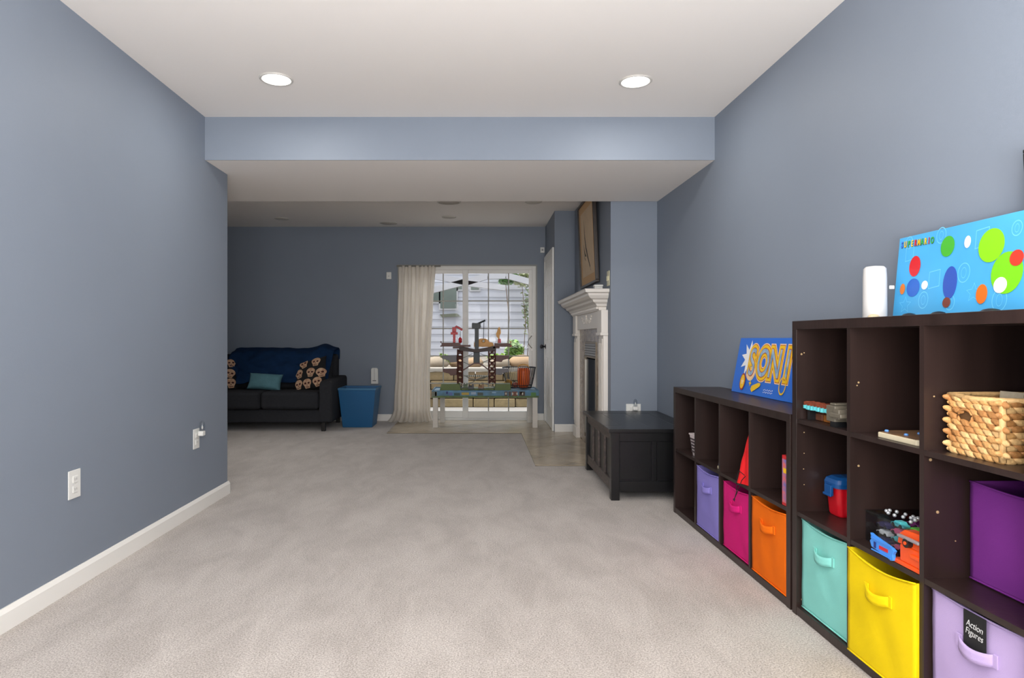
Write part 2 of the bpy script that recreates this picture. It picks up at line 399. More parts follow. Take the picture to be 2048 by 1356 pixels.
# ------------------------------------------------------------------ ceiling fittings
M_EMIT = mat('lamp_diffuser', (255, 252, 246), .5, emit=3.0)
M_OFF = mat('unlit_lamp', (208, 202, 192), .5)
M_RING = mat('lamp_ring', (205, 201, 195), .45)
def downlight(x, y, z, r, lit, label, group=None, power=6):
    t = thing('ceiling_light', label, 'ceiling light', (x, y, z), 0, group)
    MB().lathe([(r, 0), (r, -.004), (r*.94, -.008), (r*.86, -.006), (r*.84, -.001), (r*.84, 0)], n=40).build('trim_ring', M_RING, t, smooth=True)
    MB().lathe([(r*.86, -.0015), (r*.85, -.0055), (r*.5, -.0075), (.002, -.008)], n=36).build('diffuser', M_EMIT if lit else M_OFF, t, smooth=True)
    if lit:
        d = bpy.data.lights.new('lamp_light', 'AREA'); d.shape = 'DISK'; d.size = r*1.6; d.energy = power; d.color = (1, .96, .9)
        q = bpy.data.objects.new('lamp_light', d); COL.objects.link(q); q.location = (x, y, z-.02)
    return t
downlight(-1.09, 3.44, ZC, .088, True, 'left of the two round lit ceiling lights in front of the soffit')
downlight(.84, 3.47, ZC, .088, True, 'right of the two round lit ceiling lights in front of the soffit')
downlight(-2.38, 7.71, ZC2, .085, False, 'small unlit ceiling light above the dark sofa')
downlight(-.367, 7.61, ZC2, .085, False, 'small unlit ceiling light above the train table')
downlight(.545, 6.54, ZC, .085, False, 'recessed ceiling light nearest the framed picture and fireplace')
def speaker(x, y, z, r, label):
    t = thing('ceiling_speaker', label, 'speaker', (x, y, z), 0)
    MB().lathe([(r, 0), (r, -.005), (r*.9, -.008), (r*.88, -.002)], n=40).build('bezel', M_RING, t, smooth=True)
    MB().lathe([(r*.885, -.002), (r*.88, -.005), (.002, -.006)], n=40).build('grille', mat('speaker_grille', (200, 194, 186), .8, bump=.2, bscale=500), t, smooth=True)
speaker(-1.14, 8.01, ZC2, .11, 'round ceiling speaker close to the back wall, left of the curtain')
speaker(-.316, 6.54, ZC, .122, 'round ceiling speaker beside the dropped soffit edge')

# ------------------------------------------------------------------ wall plates
def outlet(mtx, label, night=False, name='wall_outlet'):
    t = thing(name, label, 'outlet', mtx=mtx)
    MB().box(-.040, .040, -.060, .060, .0005, .006).build('cover_plate', M_WHITE, t, bevel=.002)
    for s in (-1, 1):
        f = MB().box(-.017, .017, s*.021-.015, s*.021+.015, .006, .010).build('receptacle', M_WHITE, t, bevel=.004)
        for q in (-.006, .006): MB().box(q-.0012, q+.0012, s*.021-.004, s*.021+.006, .0101, .0106).build('slot', mat('slot_grey', (150, 148, 144), .5), f)
    MB().lathe([(.003, .006), (.003, .0075), (.001, .008)], n=10).build('screw', M_WHITE, t)
    return t
def plug(mtx, label):
    t = thing('night_light', label, 'night light', mtx=mtx)
    MB().box(-.020, .020, -.018, .012, 0, .032).build('plug_body', M_WHITE, t, bevel=.005)
    MB().lathe([(.015, 0), (.016, .01), (.017, .03), (.014, .05), (.006, .06)], n=16).build('clear_shade', M_CLEAR, t, smooth=True).matrix_local = Matrix.Translation((0, .012, .02)) @ Matrix.Rotation(-math.pi/2, 4, 'X')
    MB().ball((0, .032, .02), (.005, .012, .005), 8, 6).build('bulb', mat('frosted_bulb', (235, 232, 224), .3), t, smooth=True)
LW = lambda y, z, d=0: frame((XL+d, y, z), (0, 1, 0), (0, 0, 1))
outlet(LW(2.728, .442), 'white duplex outlet on the left wall nearest the camera')
outlet(LW(3.90, .452), 'white outlet on the left wall holding a plug-in night light')
plug(LW(3.92, .485, .0115), 'clear plug-in night light on the left wall outlet')
AW = lambda x, z, d=0: frame((x, YR-d, z), (1, 0, 0), (0, 0, 1))
t = outlet(frame((1.255, YR, .485), (0, 0, 1), (-1, 0, 0)), 'white outlet on the alcove wall behind the black chest')
plug(AW(1.265, .495, .0115), 'clear plug-in night light above the black chest')
t = thing('light_switch', 'cream switch plate on the chimney wall above the mantel', 'switch', mtx=frame((XFW, 5.345, 1.56), (0, -1, 0), (0, 0, 1)))
MB().box(-.045, .045, -.062, .062, 0, .006).build('cover_plate', mat('cream_plastic', (220, 214, 180), .4), t, bevel=.002)
for s in (-.022, .022): MB().box(s-.008, s+.008, -.02, .02, .006, .013).build('rocker', mat('cream_plastic', (220, 214, 180)), t, bevel=.002)
t = thing('wall_sensor', 'small white box mounted on the back wall left of the curtain', 'sensor', mtx=frame((Xp(778, YF), YF, Zp(551.5, YF)), (1, 0, 0), (0, 0, 1)))
MB().box(-.032, .032, -.045, .045, 0, .022).build('housing', M_WHITE, t, bevel=.005)
MB().box(-.006, .006, -.012, -.004, .022, .024).build('button', mat('grey_plastic', (150, 150, 150), .4), t)
t = thing('wall_sensor', 'small white box high on the back wall near the panelled door', 'sensor', mtx=frame((Xp(1084.5, YF), YF, Zp(500.5, YF)), (1, 0, 0), (0, 0, 1)))
MB().box(-.028, .028, -.036, .036, 0, .03).build('housing', M_WHITE, t, bevel=.006)
MB().lathe([(.012, .03), (.010, .034), (.003, .036)], n=14).build('lens', mat('grey_plastic', (150, 150, 150), .4), t)
t = thing('plug_in_device', 'tall white plug-in device on the back wall above the blue bin', 'device', mtx=frame((Xp(749.5, YF), YF, Zp(752, YF)), (1, 0, 0), (0, 0, 1)))
MB().prism([(-.045, -.10), (.048, -.10), (.044, .09), (.03, .105), (-.03, .105), (-.044, .09)], 'z', 0, .035).build('housing', M_WHITE, t, bevel=.006)
MB().box(-.002, .002, -.05, .095, .035, .0365).build('seam', mat('grey_plastic', (150, 150, 150)), t)
MB().box(-.022, .024, -.062, -.054, .035, .037).build('vent_slot', M_BLACK, t)

# ------------------------------------------------------------------ fireplace
FP = thing('fireplace_mantel', 'white carved fireplace mantel with marble slips on the chimney wall', 'fireplace', (XFW, 6.2, 0))
def fy(y): return y-6.2
M_MANT = mat('mantel_white', (232, 226, 218), .4)
YA, YB = 5.37, 7.0     # outer leg edges
for (a, b) in ((YA, YA+.19), (YB-.19, YB)):
    pz = MB().box(-.040, 0, fy(a), fy(b), .009, 1.20).box(-.048, -.040, fy(a)+.02, fy(b)-.02, .14, 1.06).build('pilaster', M_MANT, FP, bevel=.003)
    for k_ in range(3):
        c = (fy(a)+fy(b))/2+(k_-1)*.045
        MB().box(-.053, -.048, c-.013, c+.013, .18, 1.02).build('flute', M_MANT, pz, bevel=.004)
    MB().box(-.055, 0, fy(a)-.006, fy(b)+.006, .009, .12).build('plinth_block', M_MANT, FP, bevel=.004)
    MB().box(-.058, 0, fy(a)-.004, fy(b)+.004, 1.10, 1.30).box(-.066, 0, fy(a)-.010, fy(b)+.010, 1.085, 1.11).build('corbel_block', M_MANT, FP, bevel=.004)
MB().box(-.040, 0, fy(YA+.19), fy(YB-.19), 1.15, 1.33).build('frieze', M_MANT, FP, bevel=.002)
# carved applique of the frieze: a swag of leaves around an urn
mb = MB()
cy_ = fy(6.2)
mb.ball((-.043, cy_, 1.235), (.014, .03, .035), 12, 8).ball((-.043, cy_, 1.275), (.012, .016, .014), 10, 6)
for s in (-1, 1):
    for i in range(7):
        a = i/6
        mb.ball((-.042, cy_+s*(.05+.22*a), 1.235-.035*math.sin(math.pi*a)+.03*a), (.010, .020, .012+.004*(i % 2)), 8, 6)
mb.build('carved_swag', M_MANT, FP, smooth=True)
# cornice: stepped moulding, mitred at both ends
prof = [(0, 1.30), (.062, 1.30), (.066, 1.325), (.085, 1.335), (.092, 1.352), (.118, 1.368), (.125, 1.386), (.150, 1.398), (.168, 1.420), (.172, 1.437), (.196, 1.446), (.200, 1.469), (0, 1.469)]
def cornice(pr, ya, yb_, over):
    bm = MB(); rings = []
    for side in (0, 1):
        rings.append([bm.bm.verts.new((-d, fy(ya)-0+(over-d*1.0)*(1) if side == 0 else fy(yb_)-(over-d*1.0), z)) for d, z in pr])
    A, B = rings; n = len(pr)
    for i in range(n-1): bm.bm.faces.new((A[i], A[i+1], B[i+1], B[i]))
    bm.bm.faces.new((A[-1], A[0], B[0], B[-1]))
    # returns to the wall on both ends
    for ring, s in ((A, -1), (B, 1)):
        back = [bm.bm.verts.new((0, v.co.y, v.co.z)) for v in ring[1:-1]]
        fr = ring[1:-1]
        for i in range(len(fr)-1): bm.bm.faces.new((fr[i], fr[i+1], back[i+1], back[i]))
    return bm
# ends flare outwards with the profile: over=.2 so that the top slab reaches ya / yb
cornice(prof, 5.31, 7.17, .20).build('mantel_shelf', M_MANT, FP)
MB().box(-.205, 0, fy(5.305), fy(7.175), 1.469, 1.473).build('shelf_cap', M_MANT, FP, bevel=.0015)
# dentil row under the cornice
for i in range(44):
    y = fy(5.46)+i*.035
    MB().box(-.083, -.064, y, y+.02, 1.312, 1.330).build('dentil', M_MANT, FP)
M_MARB = mat('brown_marble', (166, 150, 132), .25, c2=(112, 96, 82), vscale=28, detail=6)
oy0, oy1 = fy(YA+.19), fy(YB-.19)
MB().box(-.012, 0, oy0, oy1, 1.03, 1.15).build('marble_header', M_MARB, FP)
for (a, b) in ((oy0, fy(FB[0])), (fy(FB[1])+.02, oy1)):
    MB().box(-.012, 0, a, b, .009, 1.03).build('marble_slip', M_MARB, FP)
MB().box(-.012, 0, fy(FB[0]), fy(FB[1])+.02, .009, .08).build('marble_slip', M_MARB, FP)
# gas insert
FI = thing('fireplace_insert', 'black louvred glass front gas insert inside the marble surround', 'fireplace insert', (XFW, 6.16, 0))
a, b = FB[0]-6.16+.003, FB[1]-6.16-.003
M_FF = mat('brushed_frame', (140, 128, 112), .4, .5)
MB().box(-.02, .004, a, a+.018, .085, 1.028).box(-.02, .004, b-.018, b, .085, 1.028).box(-.02, -.013, a+.018, b-.018, 1.012, 1.028).box(-.02, .004, a+.018, b-.018, .875, .89).build('insert_frame', M_FF, FI)
MB().box(-.0128, -.0122, a+.018, b-.018, .89, 1.012).build('vent_shadow_plate', M_BLACK, FI)
for i in range(5):
    z = .897+i*.0235
    MB().prism([(-.0205, z), (-.0135, z+.012), (-.0135, z+.016), (-.0205, z+.004)], 'y', a+.018, b-.018).build('louvre', mat('louvre_metal', (120, 116, 112), .4, .6), FI)
MB().box(.30, .31, a, b, .085, .87).box(.004, .30, a, a+.01, .085, .87).box(.004, .30, b-.01, b, .085, .87).box(.004, .30, a+.01, b-.01, .082, .092).build('firebox_liner', mat('soot_black', (26, 26, 27), .8), FI)
MB().box(-.002, .002, a+.018, b-.018, .10, .86).build('glass_front', glassy('dark_glass', (120, 120, 124), .08, .05), FI)
MB().box(-.018, .002, b-.045, b-.036, .12, .85).build('door_edge_strip', mat('pale_strip', (190, 186, 178), .35, .3), FI)
for i, (y, z) in enumerate(((-.12, .13), (.05, .13), (-.03, .175), (.14, .14))):
    MB().tube([(.06+.04*i, a+.2+y, z), (.16, a+.38+y*.5, z+.02)], .028, 9, r2=.022).build('gas_log', mat('gas_log', (70, 58, 48), .9, bump=.8, bscale=50), FI, smooth=True)
# box on the mantel
t = thing('plastic_box', 'small translucent white box on the near end of the mantel', 'box', (1.005, 5.47, 1.473))
MB().box(-.035, .035, -.03, .03, 0, .028).build('box_body', mat('milky_plastic', (205, 203, 200), .35), t, bevel=.005)
MB().box(-.039, .039, -.034, .034, .028, .043).build('box_lid', M_WHITE, t, bevel=.005)
# framed picture
PW, PH = .87, .83
tilt = Vector((-.035, 0, .83))
PT = thing('framed_picture', 'framed brush drawing in a tan mat hanging above the mantel', 'picture', mtx=frame((1.058, 6.6, 1.568), (0, -1, 0), tilt))
MF = mat('dark_frame', (48, 38, 32), .4)
for bxx in ((0, PW, 0, .022), (0, PW, PH-.022, PH), (0, .022, .022, PH-.022), (PW-.022, PW, .022, PH-.022)):
    MB().box(bxx[0], bxx[1], bxx[2], bxx[3], -.008, .026).build('frame_rail', MF, PT, bevel=.003)
MB().box(.02, PW-.02, .02, PH-.02, -.006, .012).build('mat_board', mat('tan_mat', (206, 166, 118), .7), PT)
pa = MB().box(.12, PW-.12, .10, PH-.10, .012, .014).build('paper', mat('aged_paper', (214, 190, 158), .8, var=.05, vscale=6), PT)
MI = mat('ink', (78, 72, 66), .8)
def stroke(pts, w0, w1):
    m_ = MB(); L = len(pts); V = []
    for i, p in enumerate(pts):
        d = Vector(pts[min(i+1, L-1)])-Vector(pts[max(i-1, 0)]); n_ = Vector((-d.y, d.x)).normalized(); w = w0+(w1-w0)*i/(L-1)
        w *= math.sin(math.pi*(.08+.86*i/(L-1)))
        V.append((m_.bm.verts.new((p[0]+n_.x*w, p[1]+n_.y*w, .0146)), m_.bm.verts.new((p[0]-n_.x*w, p[1]-n_.y*w, .0146))))
    for q, w in zip(V, V[1:]): m_.bm.faces.new((q[0], q[1], w[1], w[0]))
    return m_
stroke([(.30, .66), (.31, .58), (.32, .48), (.36, .38), (.44, .28), (.56, .17)], .008, .030).build('brush_stroke', MI, pa)
stroke([(.24, .42), (.27, .36), (.31, .31), (.37, .29)], .010, .022).build('brush_stroke', MI, pa)
stroke([(.40, .36), (.46, .26), (.58, .13)], .016, .010).build('brush_stroke', MI, pa)
stroke([(.26, .34), (.28, .28), (.33, .25)], .008, .010).build('brush_stroke', MI, pa)
stroke([(.54, .62), (.55, .58)], .006, .006).build('brush_stroke', MI, pa)

# ------------------------------------------------------------------ tv edge on the right wall
t = thing('television', 'black framed screen on the right wall above the long printed board', 'television', mtx=frame((1.483, 1.722, 1.10), (SK, -1, 0), (-.024, 0, .466)) )
MB().box(.0, .80, .03, .466, -.012, .0).box(0, .8, .03, .04, 0, .006).box(0, .8, .456, .466, 0, .006).box(0, .01, .04, .456, 0, .006).box(.79, .8, .04, .456, 0, .006).build('bezel', M_BLACK, t, bevel=.002)
MB().box(.01, .79, .04, .456, 0, .002).build('screen', mat('screen_black', (12, 12, 14), .1), t)
MB().box(.3, .5, .15, .35, -.035, -.012).build('wall_bracket', M_METAL, t)

# ------------------------------------------------------------------ shelving
def shelf_unit(name, label, y1, cols, rows, H, pitch, zs):
    """y1 = far end, runs towards the camera"""
    L = cols*pitch+.035*2-.02*1+.0
    t = thing(name, label, 'shelf', (FX(y1), y1, 0), SK)
    D = .288; op = .032; dv = .018
    MB().box(0, D, -L, 0, H-.032, H).build('top_board', M_ESP, t, bevel=.0012)
    MB().box(.001, D, -L+op, -op, .002, .034).build('bottom_board', M_ESP, t, bevel=.001)
    for (a, b) in ((-op, 0), (-L, -L+op)): MB().box(0, D, a, b, 0, H-.032).build('side_panel', M_ESP, t, bevel=.001)
    inner = (L-2*op-(cols-1)*dv)/cols
    spans = []
    for c in range(cols):
        yb = -op-c*(inner+dv); spans.append((y1+yb-inner, y1+yb))
        if c < cols-1: MB().box(.002, D-.004, yb-inner-dv, yb-inner, .034, H-.032).build('divider', M_ESP, t)
        for z in zs: MB().box(.003, D-.004, yb-inner, yb, z-.016, z).build('shelf_board', M_ESP, t)
    MB().box(D-.004, D, -L+op, -op, .034, H-.032).build('back_panel', mat('back_board', (30, 22, 21), .6), t)
    # bright cam screws and chips on the panels
    M_SC = mat('brass_screw', (206, 176, 130), .3, .4)
    return t, spans, L, inner, M_SC
def screws(t, lst, m):
    for (x, y, z, r) in lst:
        o = MB().lathe([(r, 0), (r*.9, .0012), (r*.3, .0016)], n=8).build('screw_cap', m, t)
        o.location = (x, y, z); o.rotation_euler = (math.pi/2, 0, 0)
LOW, LSP, LL, LI, MSC = shelf_unit('low_cube_shelf', 'low dark brown cube shelf, four cubes wide and two high', 3.935, 4, 2, .764, .344, [.392])
TALL, TSP, TL, TI, MSC = shelf_unit('tall_cube_shelf', 'tall dark brown cube shelf, three cubes high, right foreground', 2.494, 3, 3, 1.127, .342, [.752, .398])
def S(Y, v, z): return (FX(Y)+v, Y, z)
# screws face the camera on the far side of each opening (panels facing -y)
iy = -.032
sc = [(.02, iy-.0002, 1.0, .004), (.03, iy-.0002, 1.005, .0025), (.03, iy-.0002, .70, .0025), (.03, iy-.0002, .62, .002), (.028, iy-.0002, .56, .002), (.03, iy-.0002, .50, .002), (.022, iy-.0002, .06, .004)]
d1 = iy-TI-.018; d2 = d1-TI-.018
sc += [(.03, d1-.0002, .915, .0035), (.025, d1-.0002, .905, .0025), (.03, d1-.0002, .64, .004), (.02, d1-.0002, .30, .002)]
sc += [(.03, d2-.0002, .90, .0025), (.02, d2-.0002, .725, .0045), (.04, d2-.0002, .58, .0045), (.09, d2-.0002, .50, .002), (.05, d2-.0002, .20, .0045)]
screws(TALL, sc, MSC)

# fabric bins
def bin_(label, Y0_, Y1_, rec, z0, h, col, D=.25, sag=.012, handle=True):
    w = Y1_-Y0_; yc = (Y0_+Y1_)/2
    t = thing('fabric_bin', label, 'storage bin', (FX(yc)+rec, yc, z0+.001), SK)
    m = mat('fabric_'+'_'.join(map(str, col)), col, .85, bump=.12, bscale=420, var=.03, vscale=8, spec=.2)
    T_ = .004
    def front(u, v):
        y = (u-.5)*w; top = h-sag*math.sin(math.pi*u)**1.0
        z = v*top
        bul = -.006*math.sin(math.pi*u)*math.sin(math.pi*v)+.0025*noise.noise((u*4+yc*7, v*4, 1.3))
        bul += .0025*math.exp(-((u-v*.4-.25)**2)*60)
        return (bul*1.0+.001, y, z)
    MB().grid(front, 20, 24).build('front_panel', m, t, smooth=True, solid=T_)
    MB().box(.003, D, -w/2, -w/2+T_, 0, h).box(.003, D, w/2-T_, w/2, 0, h).box(D-T_, D, -w/2+T_, w/2-T_, 0, h).box(.003, D-T_, -w/2+T_, w/2-T_, 0, T_).build('bin_body', m, t)
    # piping along top, bottom and side edges of the front
    for nm, pts in (('top_piping', [(-.001-.004*math.sin(math.pi*i/14), (i/14-.5)*w, h-sag*math.sin(math.pi*i/14)) for i in range(15)]),
                    ('bottom_piping', [(-.001, (i/14-.5)*w, .003) for i in range(15)])):
        MB().tube(pts, .0028, 6).build(nm, m, t, smooth=True)
    if not handle: return t
    # strap handle: two stitched ends and a loop standing off the front
    hz = h*.72; hw = .055
    def strap(u, v):
        y = (u-.5)*2*hw; e = math.sin(math.pi*u)
        return (-.006-.017*e**.6+.004*(v-.5)*e, y, hz-.010*e+(v-.5)*.031)
    MB().grid(strap, 18, 3).build('handle', m, t, smooth=True, solid=.0025)
    for s in (-1, 1): MB().box(-.0085, -.004, s*hw-.012, s*hw+.004*s+.006, hz-.016, hz+.018).build('handle_patch', m, t, bevel=.001)
    return t
g = .006
bin_('periwinkle blue fabric bin, bottom row of the low shelf', LSP[1][0]+.004, LSP[1][1]-.012, .006, .035, .325, (140, 130, 204))
bin_('magenta pink fabric bin between the blue and orange ones', LSP[2][0]+.003, LSP[2][1]-.022, .012, .035, .318, (214, 30, 120))
bin_('orange fabric bin at the near end of the low shelf', LSP[3][0]+.004, LSP[3][1]-.014, .004, .035, .325, (240, 112, 12))
bin_('aqua green fabric bin in the bottom row of the tall shelf', TSP[0][0]+.003, TSP[0][1]-.008, .018, .035, .336, (138, 214, 204))
bin_('bright yellow fabric bin bulging from the tall shelf', TSP[1][0]+.002, TSP[1][1]-.002, -.006, .035, .338, (240, 208, 10), sag=.02)
LB = bin_('pale lilac fabric bin with a black chalk tag', TSP[2][0]+.003, TSP[2][1]-.006, .022, .035, .336, (190, 168, 214), sag=.004)
bin_('deep purple fabric bin pushed back on the middle shelf', TSP[2][0]+.003, TSP[2][1]-.006, .125, .399, .268, (124, 50, 140), D=.15, sag=.006, handle=False)
# chalk tag hanging on the lilac bin
yc = (TSP[2][0]+TSP[2][1])/2
TG = thing('chalk_tag', 'black chalkboard tag lettered in white on the lilac bin', 'tag', mtx=frame((FX(yc)+.0115, yc-.004, .318), (SK, -1, 0), (0, 0, 1)))
MB().box(-.036, .036, -.048, .052, 0, .0015).build('tag_board', mat('chalkboard', (22, 22, 24), .7), TG, bevel=.0005)
text_mesh('Action\nFigures', .024, 'chalk_lettering', mat('chalk', (220, 220, 220), .9), TG, (0, .010, .0022), offset=-.0003, sx=.82, rz=-.06, shear=.15)

# ------------------------------------------------------------------ boards with prints
def flat(parent, pts, z, name, m, th=.0008):
    o = MB().prism(pts, 'z', z, z+th).build(name, m, parent); return o
def ring(parent, c, r, w, z, m, n=28, rx=1.0, name='outline_ring'):
    mb = MB(); A = [mb.bm.verts.new((c[0]+rx*r*math.cos(2*math.pi*k/n), c[1]+r*math.sin(2*math.pi*k/n), z)) for k in range(n)]
    B = [mb.bm.verts.new((c[0]+rx*(r-w)*math.cos(2*math.pi*k/n), c[1]+(r-w)*math.sin(2*math.pi*k/n), z)) for k in range(n)]
    for k in range(n): mb.bm.faces.new((A[k], A[(k+1) % n], B[(k+1) % n], B[k]))
    return mb.build(name, m, parent)
def loop(parent, pts, w, z, m, name='outline_shape'):
    c = (sum(p[0] for p in pts)/len(pts), sum(p[1] for p in pts)/len(pts)); mb = MB(); n = len(pts)
    A = [mb.bm.verts.new((p[0], p[1], z)) for p in pts]
    B = [mb.bm.verts.new((p[0]+(c[0]-p[0])*w, p[1]+(c[1]-p[1])*w, z)) for p in pts]
    for k in range(n): mb.bm.faces.new((A[k], A[(k+1) % n], B[(k+1) % n], B[k]))
    return mb.build(name, m, parent)
PB = thing('printed_board', 'long light blue printed board standing on the tall shelf', 'wall art', mtx=frame((1.412, 2.20, 1.128), (SK, -1, 0), (.026, 0, .275)))
BW, BH = .80, .275
MB().box(0, BW, 0, BH, -.014, 0).build('board', mat('sky_blue_print', (74, 168, 224), .4, var=.08, vscale=5), PB, bevel=.001)
def pb(x, y):   # photo position -> on the board
    Y = F*1.425/(x-CX); return (2.20-Y, Zp(y, Y)-1.128)
ML = mat('pale_blue_print', (112, 200, 238), .4)
for (x, y, r) in ((1874, 470, .026), (1850, 600, .028), (2000, 600, .032), (2022, 455, .022), (1925, 545, .03), (1903, 605, .024), (1812, 485, .022)):
    c = pb(x, y); ring(PB, c, r, .003, .0006, ML, rx=.8); ring(PB, c, r*.55, .002, .0007, ML, rx=.6)
for (x, y, s_) in ((1868, 558, .03), (1955, 475, .03), (1815, 508, .024)):
    c = pb(x, y); loop(PB, [(c[0]-s_*.8, c[1]-s_), (c[0]+s_*.8, c[1]-s_*.8), (c[0]+s_*.8, c[1]+s_), (c[0]-s_*.8, c[1]+s_*.85)], .1, .0006, ML)
for (x, y, s_) in ((1815, 610, .03), (1948, 585, .03)):
    c = pb(x, y); loop(PB, star(c, s_, s_*.45), .13, .0006, ML)
# plain overlapping colour discs where the print is busy
def disc(x, y, r, col, z, ry=None):
    c = pb(x, y); flat(PB, ngon(c, r, 28, ry or r), z, 'colour_disc', mat('print_%d_%d_%d' % col, col, .4), .0005)
disc(1828, 575, .030, (38, 96, 190), .0012); disc(1828, 532, .026, (206, 36, 44), .0016, .034); disc(1808, 578, .012, (214, 120, 50), .002, .018); disc(1851, 570, .014, (240, 240, 240), .002)
disc(1900, 565, .028, (50, 84, 176), .0012, .050); disc(1889, 492, .028, (70, 170, 50), .0016, .032); disc(1928, 483, .012, (240, 240, 240), .002, .018); disc(1897, 605, .016, (120, 62, 50), .002)
disc(2010, 545, .052, (120, 204, 24), .0012, .058); disc(1975, 490, .045, (134, 212, 20), .0016, .048); disc(1965, 588, .020, (232, 110, 30), .002, .028); disc(2000, 570, .022, (244, 244, 240), .002); disc(2028, 515, .022, (206, 56, 40), .0024)
cols_ = [(60, 110, 220), (240, 190, 20), (60, 170, 60), (240, 200, 30), (214, 40, 50), (240, 190, 20), (60, 170, 60), (240, 200, 30), (214, 40, 50), (60, 170, 60)]
letters = 'SUPERMARIO'
for i, ch in enumerate(letters):
    c = pb(1799+i*6.5, 490-i*1.1)
    text_mesh(ch, .029, 'letter_shadow', mat('print_dark', (40, 50, 60), .5), PB, (c[0]+.0008, c[1]-.001, .0012), offset=.0012, extrude=.0002, sx=.62)
    text_mesh(ch, .029, 'letter', mat('letter_%d_%d_%d' % cols_[i], cols_[i], .4), PB, (c[0], c[1], .0018), offset=.0004, extrude=.0003, sx=.62)
# black feet holding the board
for (yy, r_) in ((2.08, .022), (1.95, .022), (1.755, .026)):
    t = tag(MB().lathe([(r_, 0), (r_, .006), (r_*.7, .012), (r_*.2, .015)], n=20).build('black_knob', M_BLACK, smooth=True), {2.08: 'black round disc on the shelf top at the left end of the light blue board', 1.95: 'black round disc on the shelf top below the middle of the light blue board', 1.755: 'black round disc on the shelf top nearest the right edge'}[yy], 'disc')
    t.location = S(yy, .17, 1.1275)
# second board
SB = thing('printed_board', 'blue board with yellow bubble letters leaning above the low shelf', 'wall art', mtx=frame((1.412, 3.61, .7655), (SK*.9, -1, 0), (.055, 0, .298)))
SW, SH = .80, .302
MB().box(0, SW, 0, SH, -.012, 0).build('board', mat('royal_blue_print', (44, 112, 214), .4), SB, bevel=.001)
yel = mat('yellow_print', (244, 196, 22), .4); redb = mat('red_print', (176, 60, 30), .4); cream = mat('cream_print', (250, 214, 170), .4); blu = mat('bright_blue_print', (64, 140, 190), .4, c2=(196, 206, 214), vscale=18); whi = mat('white_print', (240, 240, 240), .4)
sx_, cx_, cy2 = .86, .435, .165
flat(SB, star((.155, .19), .10, .05, 9), .0004, 'white_burst', whi, .0003)
for z, off, m_ in ((.0010, .037, cream), (.0016, .030, redb), (.0022, .026, yel), (.0028, .007, redb), (.0034, .002, blu)):
    for i, ch in enumerate('SONIC'):
        text_mesh(ch, .205, 'letter_layer', m_, SB, (.205+i*.126, cy2, z), offset=off*.8, extrude=.0002, sx=.80)
flat(SB, ngon((.13, .062), .032, 24, .046, .3), .0040, 'medallion', redb, .0004); flat(SB, ngon((.13, .062), .025, 24, .038, .3), .0046, 'medallion_face', yel, .0004)
flat(SB, star((.13, .062), .020, .008), .0052, 'medallion_star', cream, .0004)
flat(SB, [(.24, .03), (.26, .015), (.34, .05), (.345, .065), (.32, .068), (.25, .048)], .0040, 'yellow_swoosh', yel, .0004)
flat(SB, star((.225, .060), .018, .007, 4), .0040, 'yellow_spark', yel, .0004)
ring(SB, (.57, .07), .045, .009, .0044, yel, rx=.75, name='yellow_ring')
for i in range(16): flat(SB, ngon((.39+.013*(i % 8), .036-.012*(i//8)+.003*(i % 2)), .003, 8), .0040, 'white_dot', whi, .0003)

# white appliance on the tall shelf
t = thing('white_diffuser', 'white rounded upright appliance on the tall shelf beside the blue board', 'appliance', S(2.20, .135, 1.127))
MB().lathe([(.040, 0), (.041, .006), (.0405, .06), (.040, .14), (.038, .172), (.030, .179), (.01, .181)], n=32, sx=.9, sy=.9).build('body', mat('gloss_white', (206, 204, 202), .3), t, smooth=True)
MB().box(.030, .046, -.034, -.028, .10, .112).build('side_button', M_WHITE, t, bevel=.002)
MB().ball((-.022, -.030, .004), (.020, .014, .012), 14, 8).build('wooden_foot', mat('pale_wood', (206, 186, 150), .5), t, smooth=True)

# ------------------------------------------------------------------ toys in the cubes
# pixelated toy sword
yA = TSP[0]
TS = thing('toy_sword', 'blocky aqua and brown toy sword with grey hilt, top left cube', 'toy sword', (FX(2.3)+.0, 2.455, .752), SK)
mA = mat('aqua_plastic', (104, 206, 214), .4); mB_ = mat('rust_plastic', (150, 74, 46), .5, c2=(110, 50, 34), vscale=90); mG = mat('smoke_plastic', (104, 98, 86), .3)
for i in range(15):
    y = -.004-i*.0115
    MB().box(.018+.003*(i % 2), .048, y-.0113, y, .040+.003*(i % 3 == 0), .055+.002*(i % 2)).build('blade_block', mA, TS)
    MB().box(.020, .052, y-.0113, y, .0555+.002*(i % 2), .068+.003*(i % 3 == 1)).build('spine_block', mB_, TS)
MB().box(.008, .090, -.232, -.178, .018, .074).box(.014, .082, -.224, -.19, .074, .082).box(.004, .05, -.262, -.228, .030, .064).box(.0, .03, -.28, -.21, .036, .05).build('hilt_guard', mG, TS, bevel=.003)
MB().box(.03, .07, -.30, -.262, .020, .066).build('grip', mG, TS, bevel=.003)
MB().box(.01, .09, -.235, -.2, 0, .018).build('support_foot', M_BLACK, TS)
MB().box(.03, .07, -.03, -.012, 0, .04).build('support_foot', M_BLACK, TS)
for i, (yy, c_) in enumerate(((2.415, (120, 70, 46)), (2.345, (176, 106, 44)))):
    t = thing('wooden_block', ['brown wooden block under the toy sword, left one', 'orange brown block under the toy sword, beside the hilt'][i], 'block', S(yy, .085, .7525), SK)
    MB().box(-.03, .03, -.031, .031, 0, .026).build('block_body', mat('block_%d' % i, c_, .5, var=.12, vscale=30), t, bevel=.003)
    MB().box(-.022, .022, -.022, .022, .026, .029).build('block_top', mat('block_%d' % i, c_), t, bevel=.001)
